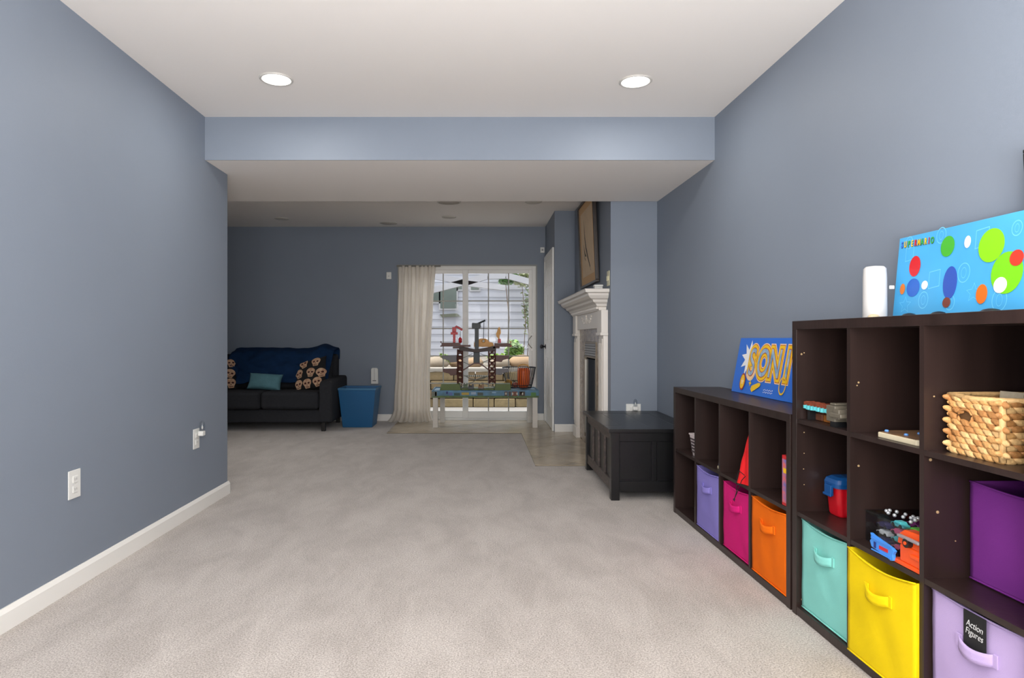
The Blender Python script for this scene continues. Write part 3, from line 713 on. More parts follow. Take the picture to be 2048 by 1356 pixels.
# flat peg game, tall shelf column 2
def pegboard(label, c, w, d, rot, h=.016):
    t = thing('peg_game_board', label, 'board game', c, SK+rot)
    pts = [(-d/2, -w/2+.03), (-d/2, w/2-.03), (-d/2+.05, w/2), (d/2, w/2), (d/2, -w/2), (-d/2+.05, -w/2)]
    MB().prism(pts, 'z', 0, h).build('board_body', mat('cream_wood', (214, 202, 172), .5), t, bevel=.002)
    MB().prism([(x*.95, y*.95) for x, y in pts], 'z', h, h+.0012).build('board_face', mat('tan_print', (146, 112, 76), .4, c2=(98, 74, 58), vscale=26), t)
    for (x, y) in ((-d*.38, w*.36), (-d*.38, -w*.36), (-d*.1, w*.1), (d*.15, w*.35), (d*.1, -w*.3), (d*.38, 0), (-d*.36, 0)):
        o = MB().lathe([(.006, 0), (.006, .004), (.004, .006), (.001, .0065)], n=12).build('blue_peg', mat('peg_blue', (96, 150, 214), .3), t, smooth=True)
        o.location = (x, y, h+.001)
pegboard('cream edged peg board game on the upper shelf of the tall unit', S((TSP[1][0]+TSP[1][1])/2-.028, .135, .752), .23, .22, 0)
pegboard('small peg board game lying in the low shelf beside the divider', S(LSP[1][0]+.055, .10, .392), .105, .15, 0, .014)
# snap-lid tub
yc = TSP[0][1]-.056
t = thing('plastic_tub', 'red plastic tub with blue snap lid in the tall shelf', 'container', S(yc, .185, .3985), SK)
def rrect(a, b, r, n=5):
    out = []
    for (sx, sy, a0) in ((1, 1, 0), (-1, 1, 90), (-1, -1, 180), (1, -1, 270)):
        for k in range(n+1):
            th = math.radians(a0+90*k/n); out.append((sx*(a-r)+r*math.cos(th), sy*(b-r)+r*math.sin(th)))
    return out
def loft(sections):
    mb = MB(); R_ = [[mb.bm.verts.new((x, y, z)) for x, y in pts] for pts, z in sections]
    for A, B in zip(R_, R_[1:]):
        n = len(A)
        for k in range(n): mb.bm.faces.new((A[k], A[(k+1) % n], B[(k+1) % n], B[k]))
    mb.bm.faces.new(R_[0][::-1]); mb.bm.faces.new(R_[-1]); return mb
loft([(rrect(.072, .036, .016), 0), (rrect(.076, .040, .018), .008), (rrect(.083, .046, .018), .105), (rrect(.085, .048, .018), .112)]).build('tub_body', mat('red_plastic', (214, 20, 36), .3), t, smooth=False, bevel=.001)
loft([(rrect(.089, .051, .02), .108), (rrect(.090, .052, .02), .124), (rrect(.085, .047, .02), .138), (rrect(.070, .036, .018), .146), (rrect(.04, .02, .01), .148)]).build('tub_lid', mat('blue_plastic', (22, 84, 150), .25), t)
MB().box(-.099, -.087, -.022, .022, .076, .116).box(-.103, -.095, -.026, .026, .074, .084).build('snap_latch', mat('blue_plastic', (22, 84, 150)), t, bevel=.003)
lb = MB().box(-.050, .050, -.0485, -.0435, .014, .100).build('paper_sticker', mat('white_label_paper', (216, 212, 208), .6), t)
for i in range(6): MB().box(-.044, -.012+.010*(i % 3), -.0492, -.0486, .022+i*.012, .027+i*.012).build('print_line', mat('print_dark', (40, 50, 60)), lb)
# clear bin with toys
ycb = TSP[1]; yb0, yb1 = ycb[0]+.006, ycb[1]-.008
cyb = (yb0+yb1)/2; wb = yb1-yb0
BZ = .3985; bx0 = .048
t = thing('clear_bin', 'clear plastic bin of small toys on the middle shelf', 'container', S(cyb, bx0, BZ), SK)
def wallbox(w, d, h, th, tap=.0):
    return MB().box(0, d, -w/2, w/2, 0, th).box(0, th, -w/2, w/2, th, h).box(d-th, d, -w/2, w/2, th, h).box(th, d-th, -w/2, -w/2+th, th, h).box(th, d-th, w/2-th, w/2, th, h)
wallbox(wb, .21, .098, .002).build('bin_shell', M_CLEAR, t)
MB().tube([(0, -wb/2, .098), (.21, -wb/2, .098), (.21, wb/2, .098), (0, wb/2, .098)], .003, 6, closed=True).build('bin_rim', M_CLEAR, t)
tcol = [('yellow', (244, 196, 24)), ('navy', (36, 34, 92)), ('green', (90, 170, 60)), ('silver', (200, 202, 206)), ('pink', (226, 90, 140)), ('red', (220, 40, 36)), ('white', (230, 230, 230)), ('purple', (120, 44, 110)), ('orange', (246, 100, 26)), ('teal', (90, 200, 206))]
def toy_car(name, label, c, col, rz, s, group):
    t = thing(name, label, 'toy', c, rz, group)
    MB().prism([(-.030*s, .004*s), (.030*s, .004*s), (.031*s, .011*s), (.018*s, .013*s), (.010*s, .020*s), (-.012*s, .020*s), (-.020*s, .013*s), (-.031*s, .012*s)], 'y', -.012*s, .012*s).build('car_body', mat('toy_%d_%d_%d' % col, col, .3), t, bevel=.0015)
    for x in (-.018, .018):
        for y in (-.0125, .0125):
            MB().tube([(x*s, y*s-.002, .006*s), (x*s, y*s+.002, .006*s)], .006*s, 10).build('wheel', M_BLACK, t)
    return t
places = ['against the front wall', 'in the middle', 'at the back', 'by the divider']
k = 0
for lay in range(4):
    for ix in range(4):
        for iyy in range(4):
            nm, c_ = tcol[(k*7+lay*3) % 10]; k += 1
            if lay == 3 and iyy == 3: continue
            x = bx0+.035+ix*.047; y = cyb-wb/2+.042+iyy*(wb-.084)/3
            layer = ['bottom', 'second', 'third', 'top'][lay]
            toy_car('toy_car', '%s toy car in the %s layer, %s column, row %s of the clear bin' % (nm, layer, ['nearest', 'second', 'third', 'farthest'][iyy], ['front', 'second', 'third', 'rear'][ix]),
                    (FX(cyb)+x, y, BZ+.003+lay*.0245), c_, SK+1.57*(ix % 2)*0+math.pi/2, .92+.06*R.random(), 'toy cars piled in the clear bin')
# silver chain of beads lying on top
pts = [(FX(cyb)+bx0+.035+.022*math.sin(i*.7)+.003*i, cyb+.045-.055*math.cos(i*.42)+.001*i, BZ+.106+.004*math.sin(i)) for i in range(18)]
t = thing('bead_chain', 'silver white curled chain on top of the toys in the clear bin', 'toy', (FX(cyb)+bx0+.06, cyb, BZ+.109))
for p in pts: MB().ball((p[0]-t.location.x, p[1]-t.location.y, p[2]-t.location.z), .006, 8, 6).build('bead', mat('silver_bead', (214, 216, 220), .2, .4), t, smooth=True)
# orange launcher and blue track
t = thing('toy_launcher', 'orange toy track launcher in front of the clear bin', 'toy', S(ycb[0]+.062, .003, .3985), SK)
mo = mat('orange_plastic', (238, 84, 24), .3)
MB().box(.006, .046, -.058, .030, .012, .060).prism([(-.058, .058), (.048, .058), (.040, .088), (.018, .104), (-.058, .108)], 'x', .010, .044).build('launcher_body', mo, t, bevel=.003)
MB().box(.002, .048, -.06, .058, 0, .012).box(.0, .012, -.058, -.02, .035, .046).build('launcher_base', mo, t, bevel=.002)
MB().box(-.004, .008, -.060, .03, .082, .090).build('grey_rail', mat('grey_toy', (140, 134, 138), .4), t, bevel=.002)
MB().tube([(-.004, -.008, .073), (.012, -.008, .073)], .013, 14).build('black_wheel', M_BLACK, t)
MB().tube([(-.007, -.008, .073), (-.003, -.008, .073)], .005, 10).build('orange_hub', mo, t)
t = thing('track_piece', 'blue plastic track piece leaning at the shelf edge', 'toy', S(ycb[0]+.158, -.002, .3985), SK)
mbl = mat('track_blue', (66, 142, 232), .3)
MB().prism([(-.052, .004), (-.040, 0), (-.02, .006), (.05, .014), (.058, .030), (.050, .040), (.056, .056), (.04, .052), (-.046, .040), (-.058, .034), (-.05, .022)], 'x', 0, .010).build('track_plate', mbl, t, bevel=.0015)
MB().box(-.003, .0, -.046, .048, .041, .046).box(-.003, 0, -.044, .046, .006, .010).build('track_rib', mbl, t)
MB().box(-.0016, .0, -.030, .01, .020, .030).build('red_sticker', mat('print_206_36_44', (206, 36, 44)), t)
MB().box(-.0016, .0, .026, .036, .016, .034).build('dark_slot', mat('dark_blue', (30, 50, 120), .5), t)
# wicker basket
yb_lo, yb_hi = 1.572, 1.752
xb = FX(1.66)+.052
t = thing('wicker_basket', 'woven tan wicker basket in the upper right cube', 'basket', (xb, yb_lo, .752), SK*.5)
bw, bd, bh = yb_hi-yb_lo-.004, .20, .155
mW = [mat('wicker_%d' % i, c, .6, var=.18, vscale=45, bump=.3, bscale=120) for i, c in enumerate([(206, 156, 96), (180, 126, 72), (222, 180, 122)])]
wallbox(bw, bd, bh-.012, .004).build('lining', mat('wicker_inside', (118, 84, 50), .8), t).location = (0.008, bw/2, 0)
base_me = []
for m_ in mW:
    o_ = MB().ball((0, 0, 0), (.0068, .0225, .0088), 8, 6).build('wicker_strand', m_, t, smooth=True); base_me.append(o_.data); bpy.data.objects.remove(o_)
rows = 10; pit = bh/rows; hole = (bw*.70, bh*.66)
per = []
NX = 6; NY = 7
for i in range(NX): per.append(('f', (i+.5)/NX))
for i in range(NY): per.append(('n', (i+.5)/NY))
for i in range(NX): per.append(('b', (i+.5)/NX))
for i in range(NY): per.append(('r', (i+.5)/NY))
for r_ in range(rows):
    for q, (s_, u) in enumerate(per):
        uu = (u+(.5/NX if r_ % 2 else 0)); z = (r_+.5)*pit
        if s_ in 'fb':
            y = (uu % 1.0)*bw; x = 0 if s_ == 'f' else bd+.012; ang = 0
            if s_ == 'f' and abs(y-hole[0]*.95) < .021 and abs(z-hole[1]) < .016: continue
        else:
            x = (uu % 1.0)*(bd+.012); y = 0 if s_ == 'n' else bw; ang = math.pi/2
        o_ = bpy.data.objects.new('wicker_strand', base_me[R.randrange(3)]); COL.objects.link(o_); o_.parent = t
        o_.location = (x+R.uniform(-.001, .001), y, z)
        tl = .20+R.uniform(-.10, .10)
        o_.rotation_euler = (tl if ang == 0 else 0, 0, 0) if ang == 0 else (0, 0, 0)
        if ang: o_.matrix_local = Matrix.Translation(o_.location) @ Matrix.Rotation(ang, 4, 'Z') @ Matrix.Rotation(tl, 4, 'X')
        s3 = 1.0 if ang == 0 else 1.05
        o_.scale = (1, s3, R.uniform(.94, 1.08))
MB().tube([(0, 0, bh), (0, bw*.5, bh-.004), (0, bw, bh), (bd*.5, bw, bh+.001), (bd+.012, bw, bh), (bd+.012, bw/2, bh-.002), (bd+.012, 0, bh), (bd*.5, 0, bh-.003)], .0075, 8, closed=True).build('basket_rim', mW[2], t, smooth=True)
MB().tube([(0, 0, .004), (0, 0, bh)], .008, 8).build('corner_post', mW[2], t, smooth=True)
hy = hole[0]*.95
MB().tube([(-.002, hy+.025*math.cos(a_*math.pi/8), hole[1]+.019*math.sin(a_*math.pi/8)) for a_ in range(16)], .004, 6, closed=True).build('handle_hole_rim', mW[1], t, smooth=True)
# papers and cards inside the basket
for i, (lab, col, dx, dy, hh, tl) in enumerate((('folded white and blue paper showing through the basket handle hole', (206, 212, 224), .022, .115, .125, .05), ('beige booklet sticking up in the wicker basket', (206, 194, 170), .09, .10, .165, .12), ('blue booklet at the near side of the wicker basket', (40, 70, 170), .13, .03, .162, -.05), ('red and blue card inside the wicker basket', (176, 50, 60), .035, .075, .128, .1))):
    o_ = tag(MB().box(-.0015, .0015, -.035, .035, 0, hh).box(-.0028, -.0015, -.033, .010, .01, hh-.004).build('booklet', mat('paper_%d' % i, col, .6, c2=tuple(max(0, v-50) for v in col), vscale=25)), lab, 'paper')
    o_.location = (xb+dx, yb_lo+dy, .757); o_.rotation_euler = (0, tl, .3*i-.2)

# low shelf toys
ya, yb_ = LSP[0]
t = thing('small_basket', 'small white plastic basket of toys in the far end cube', 'basket', S(ya+.072, .075, .3925), SK)
loft([(rrect(.045, .040, .01), 0), (rrect(.06, .054, .012), .115), (rrect(.064, .058, .012), .118), (rrect(.064, .058, .012), .124)]).build('basket_body', mat('milky_pink', (218, 206, 206), .4), t)
for i in range(4):
    for j in range(5):
        MB().box(-.0535-.0035*j*.6, -.048-.0032*j*.6, -.030+i*.017, -.020+i*.017, .020+j*.018, .029+j*.018).build('basket_hole', mat('hole_dark', (70, 60, 64), .8), t)
for i, (c_, n_) in enumerate((((60, 130, 200), 'blue'), ((226, 80, 50), 'orange red'), ((230, 200, 190), 'pink'))):
    o_ = tag(loft([(rrect(.012, .012, .004), 0), (rrect(.016, .016, .004), .022), (rrect(.010, .010, .004), .030)]).build('toy_block', mat('blk%d' % i, c_, .4)), '%s toy block on top of the small white basket' % n_, 'toy')
    o_.location = S(ya+.045+i*.028, .07, .3925+.1245)
# red drawstring bag, slumped in a peak
yc = LSP[2][0]+.068
t = thing('drawstring_bag', 'red drawstring bag slumped in a peak with black cord', 'bag', S(yc, .075, .3925), SK)
def bag(u, v):
    a = 2*math.pi*u; k_ = v
    rr = (.078*(1-k_)**.9+.006)*(1+.10*math.sin(5*a+3*k_)+.06*noise.noise((math.cos(a)*2, math.sin(a)*2, k_*4)))
    return (rr*math.cos(a)-.030*k_, rr*.8*math.sin(a)-.008*k_, .001+.262*k_)
MB().grid(bag, 40, 24).build('bag_cloth', mat('red_nylon', (222, 24, 30), .5, bump=.05, bscale=60), t, smooth=True)
MB().tube([(-.085, -.05, .05), (-.088, 0, .06), (-.080, .03, .04), (-.082, .035, .012), (-.084, .035, -.02), (-.088, .030, -.05), (-.090, .045, -.080), (-.090, .060, -.086), (-.090, .045, -.092)], .0018, 6).tube([(-.080, -.05, .045), (-.084, -.02, .02), (-.086, 0, -.015), (-.088, .02, -.045), (-.090, .046, -.080)], .0018, 6).ball((-.091, .048, -.084), .005, 8, 6).build('drawcord', mat('black_cord', (18, 18, 20), .7), t)
# boxed game
t = thing('game_box', 'slim red and blue printed box standing in the low shelf', 'box', S(LSP[3][0]+.022, .024, .3925), SK)
MB().box(-.018, .12, -.024, .024, 0, .20).build('carton', mat('carton_red', (196, 34, 40), .4), t, bevel=.001)
MB().box(-.0185, -.0178, -.021, .021, .012, .185).build('front_print', mat('carton_print', (40, 120, 200), .4, c2=(232, 100, 60), vscale=26), t)
MB().box(-.016, .11, .024, .0246, .012, .185).build('side_print', mat('carton_print2', (50, 140, 214), .4, c2=(214, 60, 44), vscale=22), t)
MB().box(-.0192, -.0185, -.012, .012, .13, .15).build('yellow_patch', yel, t)

# ------------------------------------------------------------------ black chest
cx0, cx1, cy0, cy1, chh = .858, 1.425, 4.20, 5.225, .47
t = thing('storage_chest', 'black panelled wooden storage chest in the alcove by the fireplace', 'chest', ((cx0+cx1)/2, (cy0+cy1)/2, 0))
a, b = (cx1-cx0)/2, (cy1-cy0)/2
# corner posts with feet
for sx in (-1, 1):
    for sy in (-1, 1):
        x = sx*(a-.0275); y = sy*(b-.0275)
        MB().box(x-.0275, x+.0275, y-.0275, y+.0275, 0, chh-.026).build('corner_post', M_BLK, t, bevel=.002)
# rails
for sy in (-1, 1):
    y0_, y1_ = (-b+.006, -b+.03) if sy < 0 else (b-.03, b-.006)
    MB().box(-a+.055, a-.055, y0_, y1_, .055, .125).build('bottom_rail', M_BLK, t, bevel=.003)
    MB().box(-a+.055, a-.055, y0_, y1_, .385, chh-.026).build('top_rail', M_BLK, t, bevel=.003)
    MB().box(-a+.055, a-.055, y0_+.010, y1_-.004, .125, .385).build('back_panel', M_BLK, t)
    MB().box(-.016, .016, y0_, y1_-.002, .125, .385).build('centre_stile', M_BLK, t, bevel=.002)
    if sy < 0:
        for (p, q) in ((-a+.058, -.018), (.018, a-.058)):
            MB().box(p, q, y0_+.004, y0_+.0102, .128, .135).box(p, q, y0_+.004, y0_+.0102, .375, .382).box(p, p+.006, y0_+.004, y0_+.0102, .135, .375).box(q-.006, q, y0_+.004, y0_+.0102, .135, .375).build('panel_bead', M_BLK, t)
for sx in (-1, 1):
    x0_, x1_ = (-a+.006, -a+.03) if sx < 0 else (a-.03, a-.006)
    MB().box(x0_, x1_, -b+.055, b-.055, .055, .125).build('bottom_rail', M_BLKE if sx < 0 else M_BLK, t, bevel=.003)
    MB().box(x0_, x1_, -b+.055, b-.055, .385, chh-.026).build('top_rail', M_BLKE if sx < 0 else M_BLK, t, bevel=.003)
    MB().box(x0_+.012, x1_-.004, -b+.055, b-.055, .125, .385).build('inset_panel', M_BLK, t)
    for k in range(1, 4):
        y = -b+.055+k*(2*b-.11)/4
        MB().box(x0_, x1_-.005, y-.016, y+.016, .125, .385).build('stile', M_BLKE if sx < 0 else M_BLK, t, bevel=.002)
# lid: five boards with narrow joints, breadboard ends
lz0, lz1 = chh-.026, chh
n_ = 1
MB().box(-a-.018, a+.018, -b-.018, -b+.16, lz0, lz1).build('lid_board', M_BLK, t, bevel=.003)
MB().box(-a-.018, a+.018, b-.16, b+.018, lz0, lz1).build('lid_board', M_BLK, t, bevel=.003)
MB().box(-a-.018, -a+.10, -b+.1615, b-.1615, lz0, lz1).build('lid_board', M_BLK, t, bevel=.003)
MB().box(a-.10, a+.018, -b+.1615, b-.1615, lz0, lz1).build('lid_board', M_BLK, t, bevel=.003)
for k in range(2):
    MB().box(-a+.1015+k*(a-.1005), -.0005+k*(a-.101)+0, -b+.1615, b-.1615, lz0, lz1-.0006).build('lid_board', M_BLK, t, bevel=.002)
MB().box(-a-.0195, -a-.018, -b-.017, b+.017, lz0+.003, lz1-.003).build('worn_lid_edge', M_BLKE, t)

# ------------------------------------------------------------------ blue bin
t = thing('waste_bin', 'tall tapered blue square bin between the sofa and curtain', 'bin', (Xp(713.5, 7.62), 7.66, 0))
def taper(w0, d0, w1, d1, h, th):
    mb = MB()
    def ring_(w, d, z): return [mb.bm.verts.new(p) for p in ((-w, -0, z), (w, 0, z), (w, 2*d, z), (-w, 2*d, z))]
    o0, o1 = ring_(w0, d0, 0), ring_(w1, d1, h)
    for v in o1: v.co.y -= (d1-d0)
    i1, i0 = ring_(w1-th, d1-th, h), ring_(w0-th, d0-th, .01)
    for v in i1: v.co.y += th-(d1-d0)
    for v in i0: v.co.y += th
    for A, B in ((o0, o1), (o1, i1), (i1, i0)):
        for k in range(4): mb.bm.faces.new((A[k], A[(k+1) % 4], B[(k+1) % 4], B[k]))
    mb.bm.faces.new(o0[::-1]); mb.bm.faces.new(i0); return mb
MBL = mat('bin_blue', (18, 92, 142), .45)
taper(.176, .17, .222, .215, .468, .006).build('bin_shell', MBL, t, bevel=.003)
MB().box(-.228, .228, -.052, .392, .458, .462).build('rim_band', MBL, t) if False else None
mb = MB()
w_, y0_, y1_ = .222, -.045, .385
mb.box(-w_-.005, w_+.005, y0_-.005, y0_, .448, .470).box(-w_-.005, w_+.005, y1_, y1_+.005, .448, .470).box(-w_-.005, -w_, y0_, y1_, .448, .470).box(w_, w_+.005, y0_, y1_, .448, .470)
mb.build('rim_lip', mat('bin_rim_blue', (50, 110, 150), .4), t)

# ------------------------------------------------------------------ sofa
SF = thing('sofa', 'charcoal two seat sofa with sloped arms against the back wall', 'sofa', (-2.505, 7.30, 0))
MS = mat('charcoal_fabric', (44, 45, 49), .9, bump=.15, bscale=300, var=.08, vscale=40, spec=.2)
sw = .67; aw = .15; sd_ = .86
MB().box(-sw-.02, sw+.02, .045, sd_-.02, .095, .245).build('base', MS, SF, bevel=.02, segs=3)
for s in (-1, 1):
    MB().box(min(s*(.003), s*(sw-.003)), max(s*.003, s*(sw-.003)), .005, .62, .248, .45).build('seat_cushion', MS, SF, bevel=.045, segs=5)
    x0_, x1_ = (sw, sw+aw) if s > 0 else (-sw-aw, -sw)
    # arm: side profile with rounded, slightly raised back
    pts = [(.01, .10), (.01, .50), (.03, .555), (.08, .575), (.30, .58), (.60, .595), (.82, .60), (.86, .57), (.86, .10)]
    MB().prism(pts, 'x', x0_, x1_).build('arm', MS, SF, bevel=.035, segs=4)
    MB().box(min(s*.004, s*(sw-.004)), max(s*.004, s*(sw-.004)), .58, .80, .44, .80).build('back_cushion', MS, SF, bevel=.06, segs=5)
MB().prism([(.70, .10), (.74, .84), (.78, .865), (.86, .86), (.90, .82), (.88, .10)], 'x', -sw-.04, sw+.04).build('backrest', MS, SF, bevel=.03, segs=4)
for s in (-1, 1):
    for y in (.055, .80):
        o_ = MB().prism([(s*(sw+.045)-.022, y-.022), (s*(sw+.045)+.022, y-.022), (s*(sw+.045)+.022, y+.022), (s*(sw+.045)-.022, y+.022)], 'z', 0, .10).build('leg', mat('dark_leg', (24, 20, 18), .4), SF, bevel=.003)
# navy throw draped over the back
def throw(u, v):
    # u along width, v from behind top over to front seat
    X = -3.05+.05*max(0, v-.3)*0+u*1.27
    s_ = v
    if s_ < .12: y, z = 8.205, .80+s_/.12*.10
    elif s_ < .32: k_ = (s_-.12)/.20; y, z = 8.205-.215*k_, .905+.025*math.sin(math.pi*k_)
    else:
        k_ = (s_-.32)/.68; y, z = 7.975-.235*k_**.45, .905-(.905-.50)*k_
    w_ = noise.noise((u*3.5+s_*2.2, s_*3, 2))*.5+noise.noise((u*9+4*s_, s_*5, 5))*.28
    fold = .020*math.sin(9*u+5*s_+2*math.sin(4*u))
    w_ += .35*math.sin(11*u-7*s_+3*noise.noise((u*2, s_*2, 4)))*math.exp(-((s_-.6)/.35)**2)
    y -= abs(w_)*.085+.012+fold*.7+.012; z += w_*.04*(1 if s_ > .1 else .2)
    if .1 < s_ < .5: z += .06*math.exp(-((u-.88)/.09)**2)+.012*math.exp(-((u-.03)/.04)**2)
    if s_ > .9: z += .05*math.sin(3.3*u)*(s_-.9)/.1+.03*w_
    X += .03*noise.noise((s_*5, u*2, 9))+(.05*(s_-.3) if u < .1 else 0)-(.10*max(0, s_-.3)*u)
    return (X+2.5, y-8, z)
TH = thing('throw_blanket', 'crumpled navy blue throw draped over the sofa back', 'blanket', (-2.5, 8.0, 0))
MB().grid(throw, 90, 60).build('blanket_cloth', mat('navy_fleece', (18, 44, 76), .9, bump=.2, bscale=80, var=.15, vscale=10, spec=.15), TH, smooth=True, solid=.012)
MB().grid(lambda u, v: (-.62-.16*u+.03*noise.noise((v*4, u*4, 1)), -.08-.25*v*(1)-.02*math.sin(6*u), .90-.40*v+.02*math.sin(7*u+2)), 14, 20).build('blanket_corner', mat('navy_fleece', (16, 36, 66)), TH, smooth=True, solid=.01) if False else None

def pillow(mb, w, h, th, n=22, corner=.12):
    for sgn in (1, -1):
        def f(u, v):
            a_, b_ = u*2-1, v*2-1
            e = (1-abs(a_)**2.4)*(1-abs(b_)**2.4)
            k_ = 1-corner*(1-abs(b_)**2)*abs(a_)*0-.06*(1-a_*a_)*0
            x = a_*w/2*(1-.07*(1-b_*b_)); y = b_*h/2*(1-.07*(1-a_*a_))
            return (x, y, sgn*th/2*max(0, e)**.45+.004*noise.noise((a_*3, b_*3, sgn)))
        mb.grid(f, n, n)
    bmesh.ops.remove_doubles(mb.bm, verts=mb.bm.verts, dist=.0035)
    return mb
def surf(w, h, th, x, y):
    a_ = x/(w/2); b_ = y/(h/2); e = max(0, (1-abs(a_)**2.4)*(1-abs(b_)**2.4)); return th/2*e**.45
# teal pillow
t = thing('throw_pillow', 'small teal pillow lying on the sofa under the navy throw', 'pillow', mtx=frame((Xp(524, 7.55), 7.66, .545), (1, .03, -.06), (0, .42, .80)))
pillow(MB(), .40, .21, .13).build('pillow_cover', mat('teal_velvet', (84, 128, 138), .8, bump=.3, bscale=60, var=.1, vscale=12), t, smooth=True)
# skull pillows
MPK = mat('black_cotton', (14, 14, 18), .85)
M_BONE = mat('bone_print', (206, 176, 146), .8, c2=(176, 130, 100), vscale=30); M_SOCK = mat('socket_print', (66, 20, 16), .8)
def decal(parent, pts, w, h, th, name, m, dz):
    mb = MB(); c = (sum(p[0] for p in pts)/len(pts), sum(p[1] for p in pts)/len(pts)); rings = []
    cv = mb.bm.verts.new((c[0], c[1], surf(w, h, th, *c)+dz))
    for k_ in (.5, 1):
        rings.append([mb.bm.verts.new((c[0]+(p[0]-c[0])*k_, c[1]+(p[1]-c[1])*k_, surf(w, h, th, c[0]+(p[0]-c[0])*k_, c[1]+(p[1]-c[1])*k_)+dz)) for p in pts])
    n = len(pts)
    for i in range(n):
        mb.bm.faces.new((cv, rings[0][i], rings[0][(i+1) % n])); mb.bm.faces.new((rings[0][i], rings[1][i], rings[1][(i+1) % n], rings[0][(i+1) % n]))
    return mb.build(name, m, parent)
def skull_pillow(label, mtx, w=.42, h=.42, th=.14, sk=None):
    t = thing('throw_pillow', label, 'pillow', mtx=mtx)
    pc = pillow(MB(), w, h, th).build('pillow_cover', MPK, t, smooth=True)
    for (x, y, a_) in sk:
        ca, sa = math.cos(a_), math.sin(a_)
        def rt(p): return (x+1.22*(p[0]*ca-p[1]*sa), y+1.22*(p[0]*sa+p[1]*ca))
        head = [rt(p) for p in [(.046*math.cos(q), .012+.036*math.sin(q)) for q in [math.radians(-20+220*i/14) for i in range(15)]]+[(-.030, -.022), (-.024, -.044), (.024, -.044), (.030, -.022)]]
        sk_ = decal(pc, head, w, h, th, 'skull_print', M_BONE, .006)
        for s in (-1, 1): decal(sk_, [rt((s*.018+.012*math.cos(q*math.pi/5), .004+.010*math.sin(q*math.pi/5))) for q in range(10)], w, h, th, 'eye_socket', M_SOCK, .009)
        decal(sk_, [rt(p) for p in ((-.005, -.018), (.005, -.018), (0, -.006))], w, h, th, 'nose_socket', M_SOCK, .009)
        decal(sk_, [rt(p) for p in ((-.018, -.034), (.018, -.034), (.018, -.029), (-.018, -.029))], w, h, th, 'teeth_line', M_SOCK, .009)
    return t
skull_pillow('black pillow printed with skulls against the right sofa arm', frame((Xp(620, 7.7), 7.74, .62), (1, -.25, .22), (-.15, .40, .82)), sk=[(-.06, .13, .3), (.10, .13, 0), (-.12, .01, .2), (.04, 0, -.1), (.165, -.02, .2), (-.13, -.12, 0), (-.01, -.13, 0), (.12, -.13, .1)])
skull_pillow('black pillow with pale print at the cut-off left end of the sofa', frame((Xp(438, 7.7), 7.72, .63), (1, .35, 0), (-.05, .40, .82)), sk=[(.13, .12, .1), (.12, -.02, -.2), (.13, -.14, .1), (-.02, .10, 0), (-.03, -.06, .2)])

# ------------------------------------------------------------------ train table
TYF, TYB = 7.55, 8.10
TB = thing('train_table', 'low play table with printed scenery sides and white legs', 'table', (.06, TYF, .009))
tx0, tx1 = Xp(863, TYF)-.06, Xp(1078, TYF)-.06
tz1, tz0 = .450-.009, .365-.009
td = TYB-TYF
mt_ = mat('table_top_blue', (150, 190, 214), .4, c2=(104, 152, 176), vscale=6)
MB().box(tx0+.014, tx1-.014, .014, td-.014, tz0+.03, tz1-.012).build('table_top', mt_, TB)
mside = mat('scenery_print', (70, 130, 172), .4, c2=(52, 96, 112), vscale=11)
for bb in ((tx0, tx1, 0, .014), (tx0, tx1, td-.014, td), (tx0, tx0+.014, .014, td-.014), (tx1-.014, tx1, .014, td-.014)):
    MB().box(bb[0], bb[1], bb[2], bb[3], tz0, tz1).build('side_rail', mside, TB, bevel=.002)
mgreen = mat('print_green', (84, 116, 52), .5, c2=(60, 84, 44), vscale=20)
MB().box(tx0+.002, tx1-.002, -.0015, 0, tz0, tz0+.022).build('grass_strip', mgreen, TB)
def tp(x0, x1, y0, y1, col, nm='printed_picture'):
    MB().box(Xp(x0, TYF)-.06, Xp(x1, TYF)-.06, -.0028, -.0015, Zp(y1, TYF)-.009, Zp(y0, TYF)-.009).build(nm, mat('tp_%d_%d_%d' % col, col, .5), TB)
for q in ((863, 874, 783, 793, (110, 112, 100)), (870, 873, 784, 792, (24, 26, 26)), (892, 896, 783, 788, (30, 50, 110)), (898, 905, 785, 791, (80, 100, 160)), (908, 920, 786, 791, (44, 74, 70)), (923, 938, 785, 790, (176, 150, 54)), (942, 952, 784, 789, (150, 170, 190)), (955, 966, 785, 791, (60, 72, 66)), (1009, 1015, 783, 792, (66, 46, 44)), (1017, 1022, 783, 792, (70, 48, 40)), (1024, 1035, 783, 792, (110, 56, 36)), (1038, 1050, 783, 792, (60, 44, 40)), (984, 992, 784, 786, (150, 184, 210)), (1062, 1072, 785, 792, (74, 124, 60)), (1041, 1046, 784, 789, (110, 122, 60))):
    tp(*q)
for i, x in enumerate((1012, 1025, 1034, 1045)):
    MB().ball((Xp(x, TYF)-.06, -.003, Zp(787.5, TYF)-.009), (.010, .002, .016), 10, 6).build('printed_face_patch', mat('tp_pale', (196, 190, 176), .5), TB, smooth=True)
mleg = mat('white_leg', (214, 208, 200), .6)
for (x, y) in ((tx0+.045, .03), (tx1-.045, .03), (tx0+.10, td-.06), (tx1-.075, td-.06)):
    lg = MB().box(x-.029, x+.029, y-.022, y+.036, 0, tz0).build('leg', mleg, TB, bevel=.003)
    for r_ in range(13):
        z = .012+r_*.026
        for c_ in range(2):
            xx = x-.027+(c_*.027 if r_ % 2 else c_*.036-.0); w_ = .025
            xe = min(xx+(w_ if r_ % 2 else (.034 if c_ == 0 else .018)), x+.027)
            MB().box(xx, xe, y-.0245, y-.022, z, z+.023).build('brick_relief', mleg, lg)

